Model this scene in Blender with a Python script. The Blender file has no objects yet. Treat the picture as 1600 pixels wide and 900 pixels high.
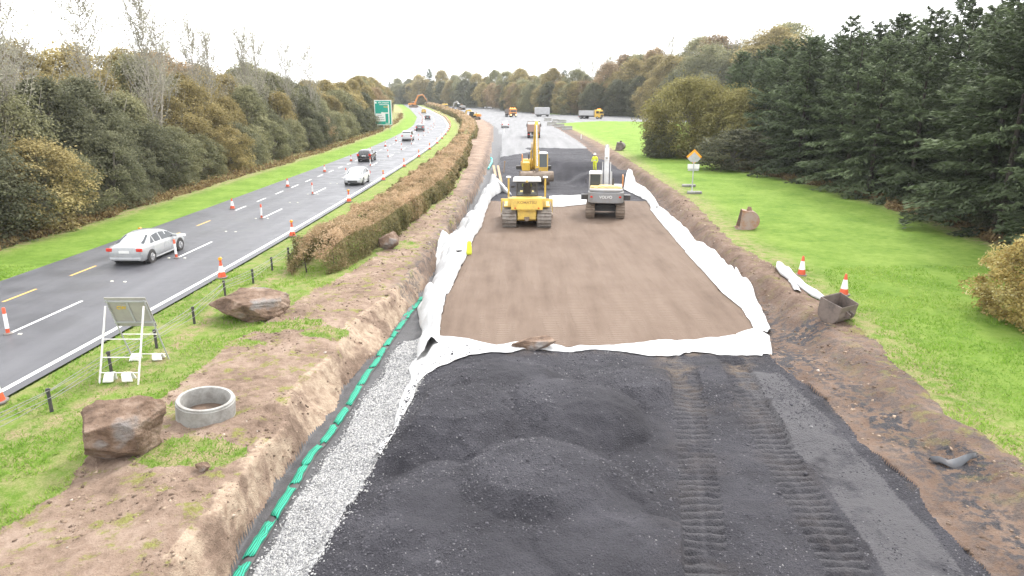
import bpy, bmesh, math, random
import numpy as np
from mathutils import Vector, Matrix

random.seed(11)
RNG = np.random.default_rng(11)
SC = bpy.context.scene
COL = SC.collection
PI = math.pi

# ------------------------------------------------------------------ camera geometry
CAM_H = 8.4
FPX = 1090.0
PITCH = math.atan(305.0 / FPX)
CP, SP = math.cos(PITCH), math.sin(PITCH)


def G(u, v, z=0.0):
    """point of the plane at height z that lies along the given sight line (u, v in 1600 x 900 units)"""
    a = (u - 800.0) / FPX
    b = -(v - 450.0) / FPX
    dx, dy, dz = a, CP + b * SP, -SP + b * CP
    t = (z - CAM_H) / dz
    return Vector((dx * t, dy * t, z))


# ------------------------------------------------------------------ numpy noise
def _hash(ix, iy, seed):
    n = (ix.astype(np.int64) * 374761393 + iy.astype(np.int64) * 668265263 + seed * 1446650041) & 0xFFFFFFFF
    n = ((n ^ (n >> 13)) * 1274126177) & 0xFFFFFFFF
    n = n ^ (n >> 16)
    return (n & 0xFFFF) / 65535.0


def vnoise(x, y, seed=0):
    ix, iy = np.floor(x), np.floor(y)
    fx, fy = x - ix, y - iy
    fx, fy = fx * fx * (3 - 2 * fx), fy * fy * (3 - 2 * fy)
    a, b = _hash(ix, iy, seed), _hash(ix + 1, iy, seed)
    c, d = _hash(ix, iy + 1, seed), _hash(ix + 1, iy + 1, seed)
    return (a * (1 - fx) + b * fx) * (1 - fy) + (c * (1 - fx) + d * fx) * fy - 0.5


def fbm(x, y, size, octaves=4, seed=0, gain=0.5):
    """about -0.5..0.5, largest feature 'size' metres"""
    s, amp, tot = 0.0, 1.0, 0.0
    fx, fy = np.asarray(x, float) / size, np.asarray(y, float) / size
    for k in range(octaves):
        s = s + amp * vnoise(fx + 17.3 * k, fy - 9.1 * k, seed + 31 * k)
        tot += amp
        amp *= gain
        fx, fy = fx * 2.03, fy * 2.03
    return s / tot * 1.4


def sstep(a, b, x):
    t = np.clip((x - a) / (b - a), 0, 1)
    return t * t * (3 - 2 * t)


# ------------------------------------------------------------------ materials
def new_mat(name):
    m = bpy.data.materials.new(name)
    m.use_nodes = True
    nt = m.node_tree
    return m, nt, nt.nodes["Principled BSDF"]


def node(nt, kind, **kw):
    n = nt.nodes.new(kind)
    for k, v in kw.items():
        if k.startswith("i_"):
            n.inputs[k[2:]].default_value = v
        else:
            setattr(n, k, v)
    return n


def rgba(c):
    return (c[0], c[1], c[2], 1.0)


def noise_tex(nt, vec, scale, detail=4.0, rough=0.55):
    n = node(nt, "ShaderNodeTexNoise")
    n.inputs["Scale"].default_value = scale
    n.inputs["Detail"].default_value = detail
    n.inputs["Roughness"].default_value = rough
    nt.links.new(vec, n.inputs["Vector"])
    return n.outputs["Fac"]


def ramp(nt, fac, stops):
    r = node(nt, "ShaderNodeValToRGB")
    els = r.color_ramp.elements
    els[0].position, els[0].color = stops[0][0], rgba(stops[0][1])
    els[1].position, els[1].color = stops[-1][0], rgba(stops[-1][1])
    for p, c in stops[1:-1]:
        e = els.new(p)
        e.color = rgba(c)
    nt.links.new(fac, r.inputs["Fac"])
    return r.outputs["Color"]


def mix(nt, fac, a, b, mode="MIX"):
    m = node(nt, "ShaderNodeMix", data_type="RGBA", blend_type=mode)
    if isinstance(fac, (int, float)):
        m.inputs["Factor"].default_value = fac
    else:
        nt.links.new(fac, m.inputs["Factor"])
    for key, v in (("A", a), ("B", b)):
        sock = [i for i in m.inputs if i.name == key and i.type == "RGBA"][0]
        if isinstance(v, tuple):
            sock.default_value = rgba(v)
        else:
            nt.links.new(v, sock)
    return [o for o in m.outputs if o.type == "RGBA"][0]


def math_node(nt, op, a, b=None, clamp=False):
    m = node(nt, "ShaderNodeMath", operation=op, use_clamp=clamp)
    for i, v in enumerate((a, b)):
        if v is None:
            continue
        if isinstance(v, (int, float)):
            m.inputs[i].default_value = v
        else:
            nt.links.new(v, m.inputs[i])
    return m.outputs[0]


def maprange(nt, v, a, b, c=0.0, d=1.0):
    m = node(nt, "ShaderNodeMapRange", interpolation_type="SMOOTHSTEP")
    nt.links.new(v, m.inputs["Value"])
    for k, val in (("From Min", a), ("From Max", b), ("To Min", c), ("To Max", d)):
        m.inputs[k].default_value = val
    return m.outputs["Result"]


def bump(nt, bsdf, height, strength=0.5, dist=0.05):
    b = node(nt, "ShaderNodeBump")
    b.inputs["Strength"].default_value = strength
    b.inputs["Distance"].default_value = dist
    nt.links.new(height, b.inputs["Height"])
    nt.links.new(b.outputs["Normal"], bsdf.inputs["Normal"])


def pos(nt):
    return node(nt, "ShaderNodeNewGeometry").outputs["Position"]


def objco(nt):
    return node(nt, "ShaderNodeTexCoord").outputs["Object"]


def attr(nt, name):
    return node(nt, "ShaderNodeAttribute", attribute_name=name).outputs["Fac"]


_MC = {}


def paint(name, col, rough=0.45, dirt=None, dirt_amt=0.35, scale=3.0, metal=0.0, coat=0.0, emit=0.0, bmp=0.0):
    """plain coloured surface with wear: two scales of noise vary colour and gloss"""
    if name in _MC:
        return _MC[name]
    m, nt, b = new_mat(name)
    v = objco(nt)
    n1 = noise_tex(nt, v, scale, 5, 0.6)
    n2 = noise_tex(nt, v, scale * 6, 3, 0.6)
    d = dirt if dirt else tuple(c * 0.75 for c in col)
    f = maprange(nt, math_node(nt, "ADD", n1, math_node(nt, "MULTIPLY", n2, 0.4)), 0.55, 0.95, 0.0, dirt_amt)
    nt.links.new(mix(nt, f, tuple(col), tuple(d)), b.inputs["Base Color"])
    nt.links.new(maprange(nt, n1, 0.3, 0.7, max(0.05, rough - 0.08), min(1, rough + 0.12)), b.inputs["Roughness"])
    b.inputs["Metallic"].default_value = metal
    b.inputs["Coat Weight"].default_value = coat
    if emit:
        b.inputs["Emission Color"].default_value = rgba(col)
        b.inputs["Emission Strength"].default_value = emit
    if bmp:
        bump(nt, b, n2, bmp, 0.02)
    _MC[name] = m
    return m


def glass(name="window_glass", col=(0.02, 0.025, 0.03)):
    if name in _MC:
        return _MC[name]
    m, nt, b = new_mat(name)
    b.inputs["Base Color"].default_value = rgba(col)
    b.inputs["Roughness"].default_value = 0.08
    b.inputs["IOR"].default_value = 1.5
    _MC[name] = m
    return m


# ------------------------------------------------------------------ mesh building
class MB:
    def __init__(self):
        self.v, self.f, self.mi = [], [], []

    def add(self, verts, faces, M=None, mi=0):
        o = len(self.v)
        for p in verts:
            p = Vector(p)
            self.v.append(M @ p if M else p)
        for f in faces:
            self.f.append([i + o for i in f])
            self.mi.append(mi)
        return self

    def box(self, c, s, M=None, taper=(1, 1), shift=(0, 0), mi=0):
        x, y, z = s[0] / 2, s[1] / 2, s[2] / 2
        tx, ty = taper
        vs = [(-x, -y, -z), (x, -y, -z), (x, y, -z), (-x, y, -z)]
        vs += [(px * tx + shift[0], py * ty + shift[1], z) for px, py in ((-x, -y), (x, -y), (x, y), (-x, y))]
        vs = [Vector(p) + Vector(c) for p in vs]
        return self.add(vs, [(3, 2, 1, 0), (4, 5, 6, 7), (0, 1, 5, 4), (1, 2, 6, 5), (2, 3, 7, 6), (3, 0, 4, 7)], M, mi)

    def cyl(self, p0, p1, r0, r1=None, n=12, caps=True, M=None, mi=0):
        r1 = r0 if r1 is None else r1
        p0, p1 = Vector(p0), Vector(p1)
        d = (p1 - p0).normalized()
        a = d.orthogonal().normalized()
        b = d.cross(a)
        vs = []
        for p, r in ((p0, r0), (p1, r1)):
            for k in range(n):
                t = 2 * PI * k / n
                vs.append(p + (a * math.cos(t) + b * math.sin(t)) * r)
        fs = [(k, (k + 1) % n, n + (k + 1) % n, n + k) for k in range(n)]
        if caps:
            fs += [tuple(reversed(range(n))), tuple(range(n, 2 * n))]
        return self.add(vs, fs, M, mi)

    def tube(self, pts, r, n=8, M=None, mi=0):
        pts = [Vector(p) for p in pts]
        rs = r if isinstance(r, (list, tuple)) else [r] * len(pts)
        vs, fs = [], []
        up = None
        for i, p in enumerate(pts):
            d = (pts[min(i + 1, len(pts) - 1)] - pts[max(i - 1, 0)]).normalized()
            if up is None:
                up = d.orthogonal().normalized()
            a = (up - d * up.dot(d)).normalized()
            up = a
            b = d.cross(a)
            for k in range(n):
                t = 2 * PI * k / n
                vs.append(p + (a * math.cos(t) + b * math.sin(t)) * rs[i])
        for i in range(len(pts) - 1):
            for k in range(n):
                fs.append((i * n + k, i * n + (k + 1) % n, (i + 1) * n + (k + 1) % n, (i + 1) * n + k))
        fs += [tuple(reversed(range(n))), tuple(range((len(pts) - 1) * n, len(pts) * n))]
        return self.add(vs, fs, M, mi)

    def prism(self, poly, x0, x1, M=None, mi=0):
        """poly in (y, z), extruded along x"""
        n = len(poly)
        vs = [(x0, p[0], p[1]) for p in poly] + [(x1, p[0], p[1]) for p in poly]
        fs = [(k, n + k, n + (k + 1) % n, (k + 1) % n) for k in range(n)]
        fs += [tuple(range(n)), tuple(reversed(range(n, 2 * n)))]
        return self.add(vs, fs, M, mi)

    def prism_z(self, poly, z0, z1, M=None, mi=0):
        n = len(poly)
        vs = [(p[0], p[1], z0) for p in poly] + [(p[0], p[1], z1) for p in poly]
        fs = [(k, (k + 1) % n, n + (k + 1) % n, n + k) for k in range(n)]
        fs += [tuple(reversed(range(n))), tuple(range(n, 2 * n))]
        return self.add(vs, fs, M, mi)

    def lathe(self, prof, n=20, c=(0, 0, 0), M=None, mi=0):
        vs, fs = [], []
        for r, z in prof:
            for k in range(n):
                t = 2 * PI * k / n
                vs.append((c[0] + r * math.cos(t), c[1] + r * math.sin(t), c[2] + z))
        for i in range(len(prof) - 1):
            for k in range(n):
                fs.append((i * n + k, i * n + (k + 1) % n, (i + 1) * n + (k + 1) % n, (i + 1) * n + k))
        if prof[0][0] > 1e-4:
            fs.append(tuple(reversed(range(n))))
        if prof[-1][0] > 1e-4:
            fs.append(tuple(range((len(prof) - 1) * n, len(prof) * n)))
        return self.add(vs, fs, M, mi)

    def beam(self, pts, depths, width, x=0.0, M=None):
        """box-section arm in the y-z plane along pts with a depth at every point"""
        up, dn = [], []
        for i, p in enumerate(pts):
            a = Vector(pts[max(i - 1, 0)])
            b = Vector(pts[min(i + 1, len(pts) - 1)])
            d = (b - a).normalized()
            nrm = Vector((-d.y, d.x))
            up.append(Vector(p) + nrm * depths[i] / 2)
            dn.append(Vector(p) - nrm * depths[i] / 2)
        n = len(pts)
        vs = []
        for sx in (-width / 2, width / 2):
            vs += [(x + sx, p.x, p.y) for p in up] + [(x + sx, p.x, p.y) for p in dn]
        fs = []
        for i in range(n - 1):
            fs.append((i, i + 1, n + i + 1, n + i))
            o = 2 * n
            fs.append((o + n + i, o + n + i + 1, o + i + 1, o + i))
            fs.append((i, o + i, o + i + 1, i + 1))
            fs.append((n + i + 1, o + n + i + 1, o + n + i, n + i))
        fs.append((0, n, 2 * n + n, 2 * n))
        e = n - 1
        fs.append((e, 2 * n + e, 2 * n + n + e, n + e))
        return self.add(vs, fs, M)

    def build(self, name, mat, parent=None, smooth=None, bevel=0.0, label=None):
        me = bpy.data.meshes.new(name)
        me.from_pydata([tuple(p) for p in self.v], [], self.f)
        mats = mat if isinstance(mat, (list, tuple)) else [mat]
        for m in mats:
            me.materials.append(m)
        if len(mats) > 1:
            me.polygons.foreach_set("material_index", self.mi)
        bm = bmesh.new()
        bm.from_mesh(me)
        bmesh.ops.recalc_face_normals(bm, faces=bm.faces)
        bm.to_mesh(me)
        bm.free()
        if smooth is not None:
            me.shade_smooth()
            me.set_sharp_from_angle(angle=math.radians(smooth))
        me.update()
        o = bpy.data.objects.new(name, me)
        COL.objects.link(o)
        if parent is not None:
            o.parent = parent
        if bevel:
            b = o.modifiers.new("Bevel", "BEVEL")
            b.width, b.segments, b.limit_method = bevel, 2, "ANGLE"
        if label:
            o["label"] = label
        return o


def np_mesh(name, V, F, mats=(), smooth=False, attrs=None):
    """mesh from arrays; F is (m, k) with k corners per face"""
    V = np.ascontiguousarray(V, np.float32)
    F = np.ascontiguousarray(F, np.int32)
    me = bpy.data.meshes.new(name)
    m, k = F.shape
    me.vertices.add(len(V))
    me.vertices.foreach_set("co", V.ravel())
    me.loops.add(m * k)
    me.loops.foreach_set("vertex_index", F.ravel())
    me.polygons.add(m)
    me.polygons.foreach_set("loop_start", np.arange(0, m * k, k, dtype=np.int32))
    try:
        me.polygons.foreach_set("loop_total", np.full(m, k, dtype=np.int32))
    except Exception:
        pass
    if smooth:
        me.polygons.foreach_set("use_smooth", np.ones(m, dtype=bool))
    for mm in mats:
        me.materials.append(mm)
    me.update(calc_edges=True)
    me.validate()
    for an, av in (attrs or {}).items():
        at = me.attributes.new(an, "FLOAT", "POINT")
        at.data.foreach_set("value", np.ascontiguousarray(av, np.float32))
    return me


def link(name, me, parent=None):
    o = bpy.data.objects.new(name, me)
    COL.objects.link(o)
    if parent is not None:
        o.parent = parent
    return o


def thing(name, label, cat, loc=(0, 0, 0), rz=0.0, group=None):
    o = bpy.data.objects.new(name, None)
    o.empty_display_size = 0.3
    COL.objects.link(o)
    o.location = loc
    o.rotation_euler = (0, 0, rz)
    return tag(o, label, cat, group)


def tag(o, label, cat=None, group=None, kind=None):
    o["label"] = label
    if cat:
        o["category"] = cat
    if group:
        o["group"] = group
    if kind:
        o["kind"] = kind
    return o


def struct(o, label, cat):
    return tag(o, label, cat, None, "structure")


def dup(root, loc, rz=0.0, label=None, group=None, scale=None):
    r = root.copy()
    COL.objects.link(r)
    r.location = loc
    r.rotation_euler = (0, 0, rz)
    if scale:
        r.scale = scale
    if label:
        r["label"] = label
    if group:
        r["group"] = group
    for ch in list(root.children):
        c = ch.copy()
        COL.objects.link(c)
        c.parent = r
        for g in ch.children:
            d = g.copy()
            COL.objects.link(d)
            d.parent = c
    return r


def rotz(a):
    return Matrix.Rotation(a, 4, "Z")
# ------------------------------------------------------------------ layout lines (each x as a function of y)
ZW = -0.35                                            # level of the new carriageway's formation


def line(pts, z, pre=None, post=None):
    P = sorted([(G(u, v, z).y, G(u, v, z).x) for u, v in pts])
    ys = np.array([p[0] for p in P])
    xs = np.array([p[1] for p in P])

    def f(y):
        return np.interp(y, ys, xs)
    f.y0, f.y1 = ys[0], ys[-1]
    return f


# live road: right edge of its asphalt, smoothed
_ry = np.array([-80, 0, 18.7, 25.7, 36, 60, 90, 119, 155, 190, 257, 380, 528, 700, 1200.0])
_rx = np.array([-18.5, -15.3, -14.5, -14.05, -13.6, -13.1, -12.8, -12.85, -14.2, -16.4, -24.2, -44.0, -70, -106, -220.0])
_yy = np.linspace(-80, 1200, 2561)
_xx = np.interp(_yy, _ry, _rx)
_k = np.exp(-0.5 * (np.arange(-40, 41) / 16.0) ** 2)
_k /= _k.sum()
_xs = np.convolve(np.pad(_xx, 40, mode="edge"), _k, mode="valid")
_xs[:80] = _xx[:80]


def RR(y):
    return np.interp(y, _yy, _xs)


def RL(y):
    return RR(y) - 9.75


LA = line([(200, 950), (245, 900), (300, 835), (345, 790), (365, 750), (400, 700), (440, 650), (462, 597), (530, 545), (548, 500),
           (600, 468), (640, 430), (668, 390), (702, 350), (735, 300), (752, 260), (762, 225), (765, 205), (752, 192), (735, 184), (690, 168)], 0.12)
LB = line([(340, 950), (362, 900), (392, 822), (440, 750), (465, 707), (520, 647), (562, 585), (590, 555), (615, 517), (650, 475),
           (688, 410), (722, 350), (748, 300), (764, 260), (771, 225), (772, 205), (760, 192), (742, 184), (695, 168)], -1.0)
LC = line([(372, 950), (398, 890), (427, 855), (452, 802), (475, 765), (510, 717), (537, 682), (575, 612), (602, 585), (610, 557), (622, 542), (646, 522)], -0.95)
LW = line([(448, 950), (480, 900), (520, 830), (565, 760), (590, 715), (612, 680), (640, 628), (655, 600), (672, 560), (680, 525), (690, 477), (705, 447),
           (735, 385), (757, 332), (768, 300), (782, 250), (785, 215), (777, 203), (764, 193), (745, 185), (698, 168)], ZW)
LE = line([(1590, 950), (1541, 897), (1500, 847), (1450, 795), (1400, 740), (1350, 695), (1290, 632), (1240, 585), (1200, 553), (1180, 517), (1157, 482),
           (1125, 455), (1100, 425), (1072, 395), (1040, 357), (1020, 332), (1010, 312), (985, 286), (950, 258), (925, 240), (898, 220), (872, 204), (850, 192), (838, 186)], ZW)
LG = line([(1790, 860), (1600, 728), (1480, 650), (1410, 580), (1370, 545), (1330, 507), (1270, 465), (1215, 422), (1190, 405), (1140, 375), (1110, 345),
           (1080, 315), (1060, 300), (1025, 278), (990, 255), (960, 235), (930, 220), (900, 205), (872, 194), (850, 187)], 0.0)
LS = line([(-140, 920), (0, 825), (95, 767), (125, 737), (180, 690), (255, 622), (275, 600), (317, 575), (350, 537), (400, 522), (445, 480), (490, 452), (552, 424),
           (597, 394), (640, 352), (675, 327), (707, 302), (727, 264), (735, 225), (742, 200), (736, 188), (690, 168)], 0.05)

Y_GRAVEL = G(650, 528, -0.8).y
YF = G(940, 540, ZW).y                                # front edge of the brown layer
YB = G(940, 316, ZW).y                                # its back edge
Y_BLACK_BACK = G(880, 236, ZW).y
Y_FAR = 118.0


def brown_front(x):
    px = [G(u, v, ZW) for u, v in ((660, 522), (720, 530), (775, 543), (810, 534), (841, 531), (885, 543), (962, 539), (1037, 532), (1085, 531), (1125, 526), (1190, 519))]
    return np.interp(x, [p.x for p in px], [p.y for p in px])


def lines_at(y):
    """x and z of the section's break lines at every y (arrays): shape (n, k)"""
    y = np.asarray(y, float)
    A, B, W, E, GB = LA(y), LB(y), LW(y), LE(y), LG(y)
    near = sstep(Y_GRAVEL + 3.0, Y_GRAVEL - 0.5, y)
    C = np.where(y < Y_GRAVEL + 0.5, LC(y), W - 1.0)
    C = np.maximum(C, B + 0.15)
    D = W - 0.25
    C = np.minimum(C, D - 0.1)
    fade = 1 - sstep(95, 125, y)
    zt = -0.95 * fade
    zc = zt
    zd = (-0.62 * near + -0.75 * (1 - near)) * fade
    zw = ZW * fade
    mid = sstep(YF - 2.0, YF + 1.5, y)
    F1 = E + 0.75
    F2 = F1 + 0.7
    gm = np.maximum(0.5 * (F2 + GB), F2 + 0.15)
    GB2 = np.maximum(GB, gm + 0.3)
    zf = (-0.30 * (1 - mid) - 0.80 * mid) * fade
    Z0 = np.zeros_like(y)
    X = np.stack([A - 5, A - 1.2, A, A * 0.5 + B * 0.5, B, C, D, W, E, F1, F2, gm, GB2, GB2 + 2.5], -1)
    Z = np.stack([Z0, Z0 + 0.10 * fade, Z0 + 0.02 * fade, -0.50 * fade, zt, zc, zd, zw, zw, zf, zf * 0.85, Z0 + 0.06 * fade, Z0 + 0.02, Z0], -1)
    X = np.maximum.accumulate(X, -1)
    return X, Z


MOUNDS = [(785, 607, 2.9, 0.55), (705, 655, 2.4, 0.62), (868, 640, 2.3, 0.62), (850, 745, 2.5, 0.52), (700, 790, 2.3, 0.30), (600, 820, 2.0, 0.15), (930, 850, 2.2, 0.32),
          (760, 870, 2.4, 0.28), (985, 590, 1.8, 0.25), (1120, 580, 1.9, 0.12),
          (905, 268, 5.5, 1.15), (955, 280, 4.5, 0.8), (870, 250, 4.0, 0.5), (1235, 640, 1.6, .12)]
_MW = [(G(u, v, 0.0).x, G(u, v, 0.0).y, r, h) for u, v, r, h in MOUNDS]
TRACKS = [((1062, 557), (1078, 640), (1092, 745), (1104, 900)), ((1140, 557), (1185, 650), (1240, 750), (1330, 900))]
_TW = [line(t, ZW) for t in TRACKS]


def regions(x, y):
    """0 grass 1 soil 2 trench 3 gravel 4 stone fill 5 brown layer 6 grey works road 7 berm soil right"""
    wob = fbm(x, y, 0.9, 4, 5) * 0.45
    fine = fbm(x, y, 0.35, 3, 9) * 0.14
    sc = 1 - 0.6 * sstep(60, 110, y)
    xa = x + wob * sc
    xf = x + fine
    xw = x + fbm(x, y, 1.3, 3, 41) * 0.35 * (y < 110)
    r = np.zeros(x.shape, np.int32)
    A, B, W, E, GB = LA(y), LB(y), LW(y), LE(y), LG(y)
    X, Z = lines_at(y)
    C, D, F1, F2 = X[..., 5], X[..., 6], X[..., 9], X[..., 10]
    lim = y < 520
    r[(xa > LS(y)) & (xa < GB) & lim] = 1
    r[(xw > E + 0.03 + fine * 0.5) & (xa < GB) & lim] = 7
    # islands of grass left on the soil
    for (u, v, rx, ry) in ((290, 708, 1.25, 0.65), (455, 510, 1.5, 0.75), (385, 535, 0.8, 0.4), (500, 520, .9, .5), (615, 383, 1.2, 1.0), (262, 640, .5, .4)):
        p = G(u, v, 0.1)
        d = np.hypot((x - p.x) / rx, (y - p.y) / ry) + fbm(x, y, 0.8, 4, 23) * 1.1
        r[(d < 1.0)] = 0
    r[(xw > B - 0.02 + fine * 0.5) & (xf < W) & lim] = 2
    r[(xf > C) & (xf < W) & (y < Y_GRAVEL)] = 3
    inw = (xf > W) & (xw < E + 0.03 + fine * 0.5) & lim
    r[inw] = 4
    bf = brown_front(x)
    r[inw & (y > bf) & (y < YB + 0.6)] = 5
    # soil smeared over the right of the black stone
    yb2 = Y_BLACK_BACK + fbm(x, y, 12, 3, 3) * 22 + np.where(x < 3.0, (x - 3.0) * 2.6, 0)
    r[inw & (y > yb2) & (y > YB + 2)] = 6
    # far paved area and the link road behind the green field
    far = np.zeros(x.shape, bool)
    far |= (y > 150) & (x > LB(y) + 1) & (x < np.interp(y, [150, 180, 200, 225, 247, 262, 300, 420], [4, 9, 10, 30, 62, 62, 2, -15]))
    lk = np.interp(x, [0, 10, 25, 50, 120], [238, 236, 233, 222, 205])
    far |= (np.abs(y - lk) < 10.5) & (x > 2) & (x < 140)
    r[far] = 6
    isl = (y > 222 - 0) & (y < 228) & (x > 60)
    return r


def bandmask(x, y):
    m = np.zeros(x.shape)
    for f in _TW:
        d = np.abs(x - f(y)) / 0.48
        m = np.maximum(m, (d < 1.0) * sstep(1.0, 0.85, d))
    return m * (y < YF) * sstep(-0.28, 0.02, fbm(x, y, 1.4, 3, 77) + 0.1)


def height(x, y, reg=None):
    x = np.asarray(x, float)
    y = np.asarray(y, float)
    if reg is None:
        reg = regions(x, y)
    X, Z = lines_at(y)
    xw = x + fbm(x, y, 1.3, 3, 41) * 0.35 * (y < 110)
    z = np.zeros(x.shape)
    k = X.shape[-1]
    for i in range(k - 1):
        a, b = X[..., i], X[..., i + 1]
        m = (xw >= a) & (xw < b)
        t = (xw - a) / np.maximum(b - a, 1e-4)
        t = t * t * (3 - 2 * t) * 0.6 + t * 0.4
        z = np.where(m, Z[..., i] + (Z[..., i + 1] - Z[..., i]) * t, z)
    z = np.where(xw >= X[..., -1], 0, z)
    near = 1 - sstep(70, 130, y)
    soil = ((reg == 1) | (reg == 7))
    bank = soil & (x > LA(y) - 0.5) & (x < 0)
    z = z + np.where(soil, fbm(x, y, 1.5, 5, 3, 0.58) * np.where(reg == 7, 0.17, 0.22), 0) * near
    z = z + np.where(soil, np.maximum(fbm(x, y, 0.45, 3, 13), 0.05) * 0.17, 0) * near
    z = z + np.where(bank, fbm(x, y, 0.7, 4, 15) * 0.13, 0) * near
    z = z + np.where(reg == 0, fbm(x, y, 3.0, 4, 7) * 0.10, 0) * near
    z = z + np.where(reg == 0, np.abs(fbm(x, y, 0.22, 2, 19)) * 0.07, 0) * (1 - sstep(30, 60, y))
    z = z + np.where(reg == 4, fbm(x, y, 0.7, 5, 8, 0.6) * 0.13, 0)
    z = z + np.where(reg == 5, fbm(x, y, 3.0, 3, 6) * 0.05 + fbm(x, y, .4, 3, 61) * 0.012, 0)
    z = z + np.where(reg == 3, fbm(x, y, 0.8, 4, 2) * 0.12, 0)
    z = z + np.where(reg == 2, fbm(x, y, 0.7, 3, 12) * 0.06, 0)
    mz = np.zeros(x.shape)
    wx = x + fbm(x, y, 1.7, 5, 51, 0.5) * 0.9
    wy = y + fbm(x, y, 1.7, 5, 52, 0.5) * 0.9
    for (mx, my, r, h) in _MW:
        d = np.hypot((wx - mx), (wy - my)) / r
        mz = np.maximum(mz, 1.5 * h * np.clip(1.3 * (1 - d ** 1.7), 0, 0.86 + 0.12 * (1 - d)))
    mz = mz * np.clip((x - LW(y)) / 0.9, 0, 1)
    mz = np.where(y < YF + 5, mz * np.clip((YF - 0.25 - y) / 1.1, 0, 1), mz)
    flat = np.where(y > YF, 1.0, 1 - 0.75 * np.clip(bandmask(x, y), 0, 1))
    z = z + np.where(reg == 4, mz * flat, 0)
    # cleat marks pressed by tracked machines
    if np.any(y < YF):
        bm_ = bandmask(x, y) * (reg == 4)
        z = z + bm_ * (np.sin(y * 2 * PI / 0.26 + x * 0.6) * 0.045 * (1 - 0.8 * np.exp(-((np.minimum(np.abs(x - _TW[0](y)), np.abs(x - _TW[1](y)))) / 0.06) ** 2)) - 0.03)
    # the bed under the live road is kept just below its asphalt
    inr = (x > RL(y) - 0.05) & (x < RR(y) + 0.05)
    z = np.where(inr, -0.10, z)
    sh = np.clip(1 - np.minimum(np.abs(x - RR(y)), np.abs(x - RL(y))) / 0.7, 0, 1)
    z = np.where(~inr & (reg == 0), z * (1 - sh), z)
    return z


def TZ(x, y):
    return float(height(np.array([x]), np.array([y]))[0])


def on(u, v, z=0.0):
    """ground point seen along a sight line: a few fixed-point steps onto the real terrain"""
    p = G(u, v, z)
    for _ in range(5):
        p = G(u, v, TZ(p.x, p.y))
    return Vector((p.x, p.y, TZ(p.x, p.y)))


# ------------------------------------------------------------------ ground materials
def mat_grass():
    m, nt, b = new_mat("grass")
    p = pos(nt)
    n1 = noise_tex(nt, p, 0.35, 4)
    n2 = noise_tex(nt, p, 2.2, 4)
    n3 = noise_tex(nt, p, 22, 3, 0.7)
    f = math_node(nt, "ADD", math_node(nt, "MULTIPLY", n1, 0.45), math_node(nt, "ADD", math_node(nt, "MULTIPLY", n2, 0.35), math_node(nt, "MULTIPLY", n3, 0.3)))
    c = ramp(nt, f, [(0.34, (0.075, 0.14, 0.018)), (0.5, (0.140, 0.240, 0.030)), (0.66, (0.225, 0.320, 0.06))])
    dry = math_node(nt, "MULTIPLY", attr(nt, "dry"), maprange(nt, math_node(nt, "ADD", n2, math_node(nt, "MULTIPLY", n3, 0.5)), 0.55, 0.9), clamp=True)
    dc = ramp(nt, n3, [(0.3, (0.20, 0.15, 0.08)), (0.6, (0.40, 0.31, 0.19)), (0.8, (0.5, 0.42, 0.28))])
    c = mix(nt, dry, c, dc)
    nt.links.new(c, b.inputs["Base Color"])
    b.inputs["Roughness"].default_value = 0.9
    b.inputs["Specular IOR Level"].default_value = 0.15
    bump(nt, b, math_node(nt, "ADD", n3, noise_tex(nt, p, 60, 2, 0.7)), 0.9, 0.06)
    return m


def mat_soil(name, dark, midc, light, scale=1.0):
    m, nt, b = new_mat(name)
    p = pos(nt)
    n1 = noise_tex(nt, p, 0.55 * scale, 6, 0.6)
    n2 = noise_tex(nt, p, 4.0 * scale, 5, 0.65)
    n3 = noise_tex(nt, p, 24, 4, 0.7)
    f = math_node(nt, "ADD", math_node(nt, "MULTIPLY", n1, 0.5), math_node(nt, "ADD", math_node(nt, "MULTIPLY", n2, 0.35), math_node(nt, "MULTIPLY", n3, 0.2)))
    c = ramp(nt, f, [(0.36, dark), (0.52, midc), (0.68, light)])
    # pale clay on the cut face, black grit where stone has spilled
    clay = ramp(nt, n2, [(0.3, (0.28, 0.195, 0.14)), (0.6, (0.50, 0.39, 0.29))])
    c = mix(nt, math_node(nt, "MULTIPLY", attr(nt, "clay"), maprange(nt, n1, 0.42, 0.54), clamp=True), c, clay)
    grit = ramp(nt, n3, [(0.3, (0.03, 0.03, 0.035)), (0.7, (0.10, 0.095, 0.10))])
    c = mix(nt, math_node(nt, "MULTIPLY", attr(nt, "grit"), maprange(nt, n2, 0.40, 0.60), clamp=True), c, grit)
    tuft = ramp(nt, n3, [(0.3, (0.16, 0.13, 0.04)), (0.7, (0.30, 0.32, 0.09))])
    c = mix(nt, math_node(nt, "MULTIPLY", attr(nt, "dry"), maprange(nt, noise_tex(nt, p, 1.6, 4, 0.7), 0.52, 0.64), clamp=True), c, tuft)
    nt.links.new(c, b.inputs["Base Color"])
    b.inputs["Roughness"].default_value = 0.92
    b.inputs["Specular IOR Level"].default_value = 0.2
    bump(nt, b, math_node(nt, "ADD", n2, math_node(nt, "MULTIPLY", n3, 0.7)), 1.0, 0.12)
    return m


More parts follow.
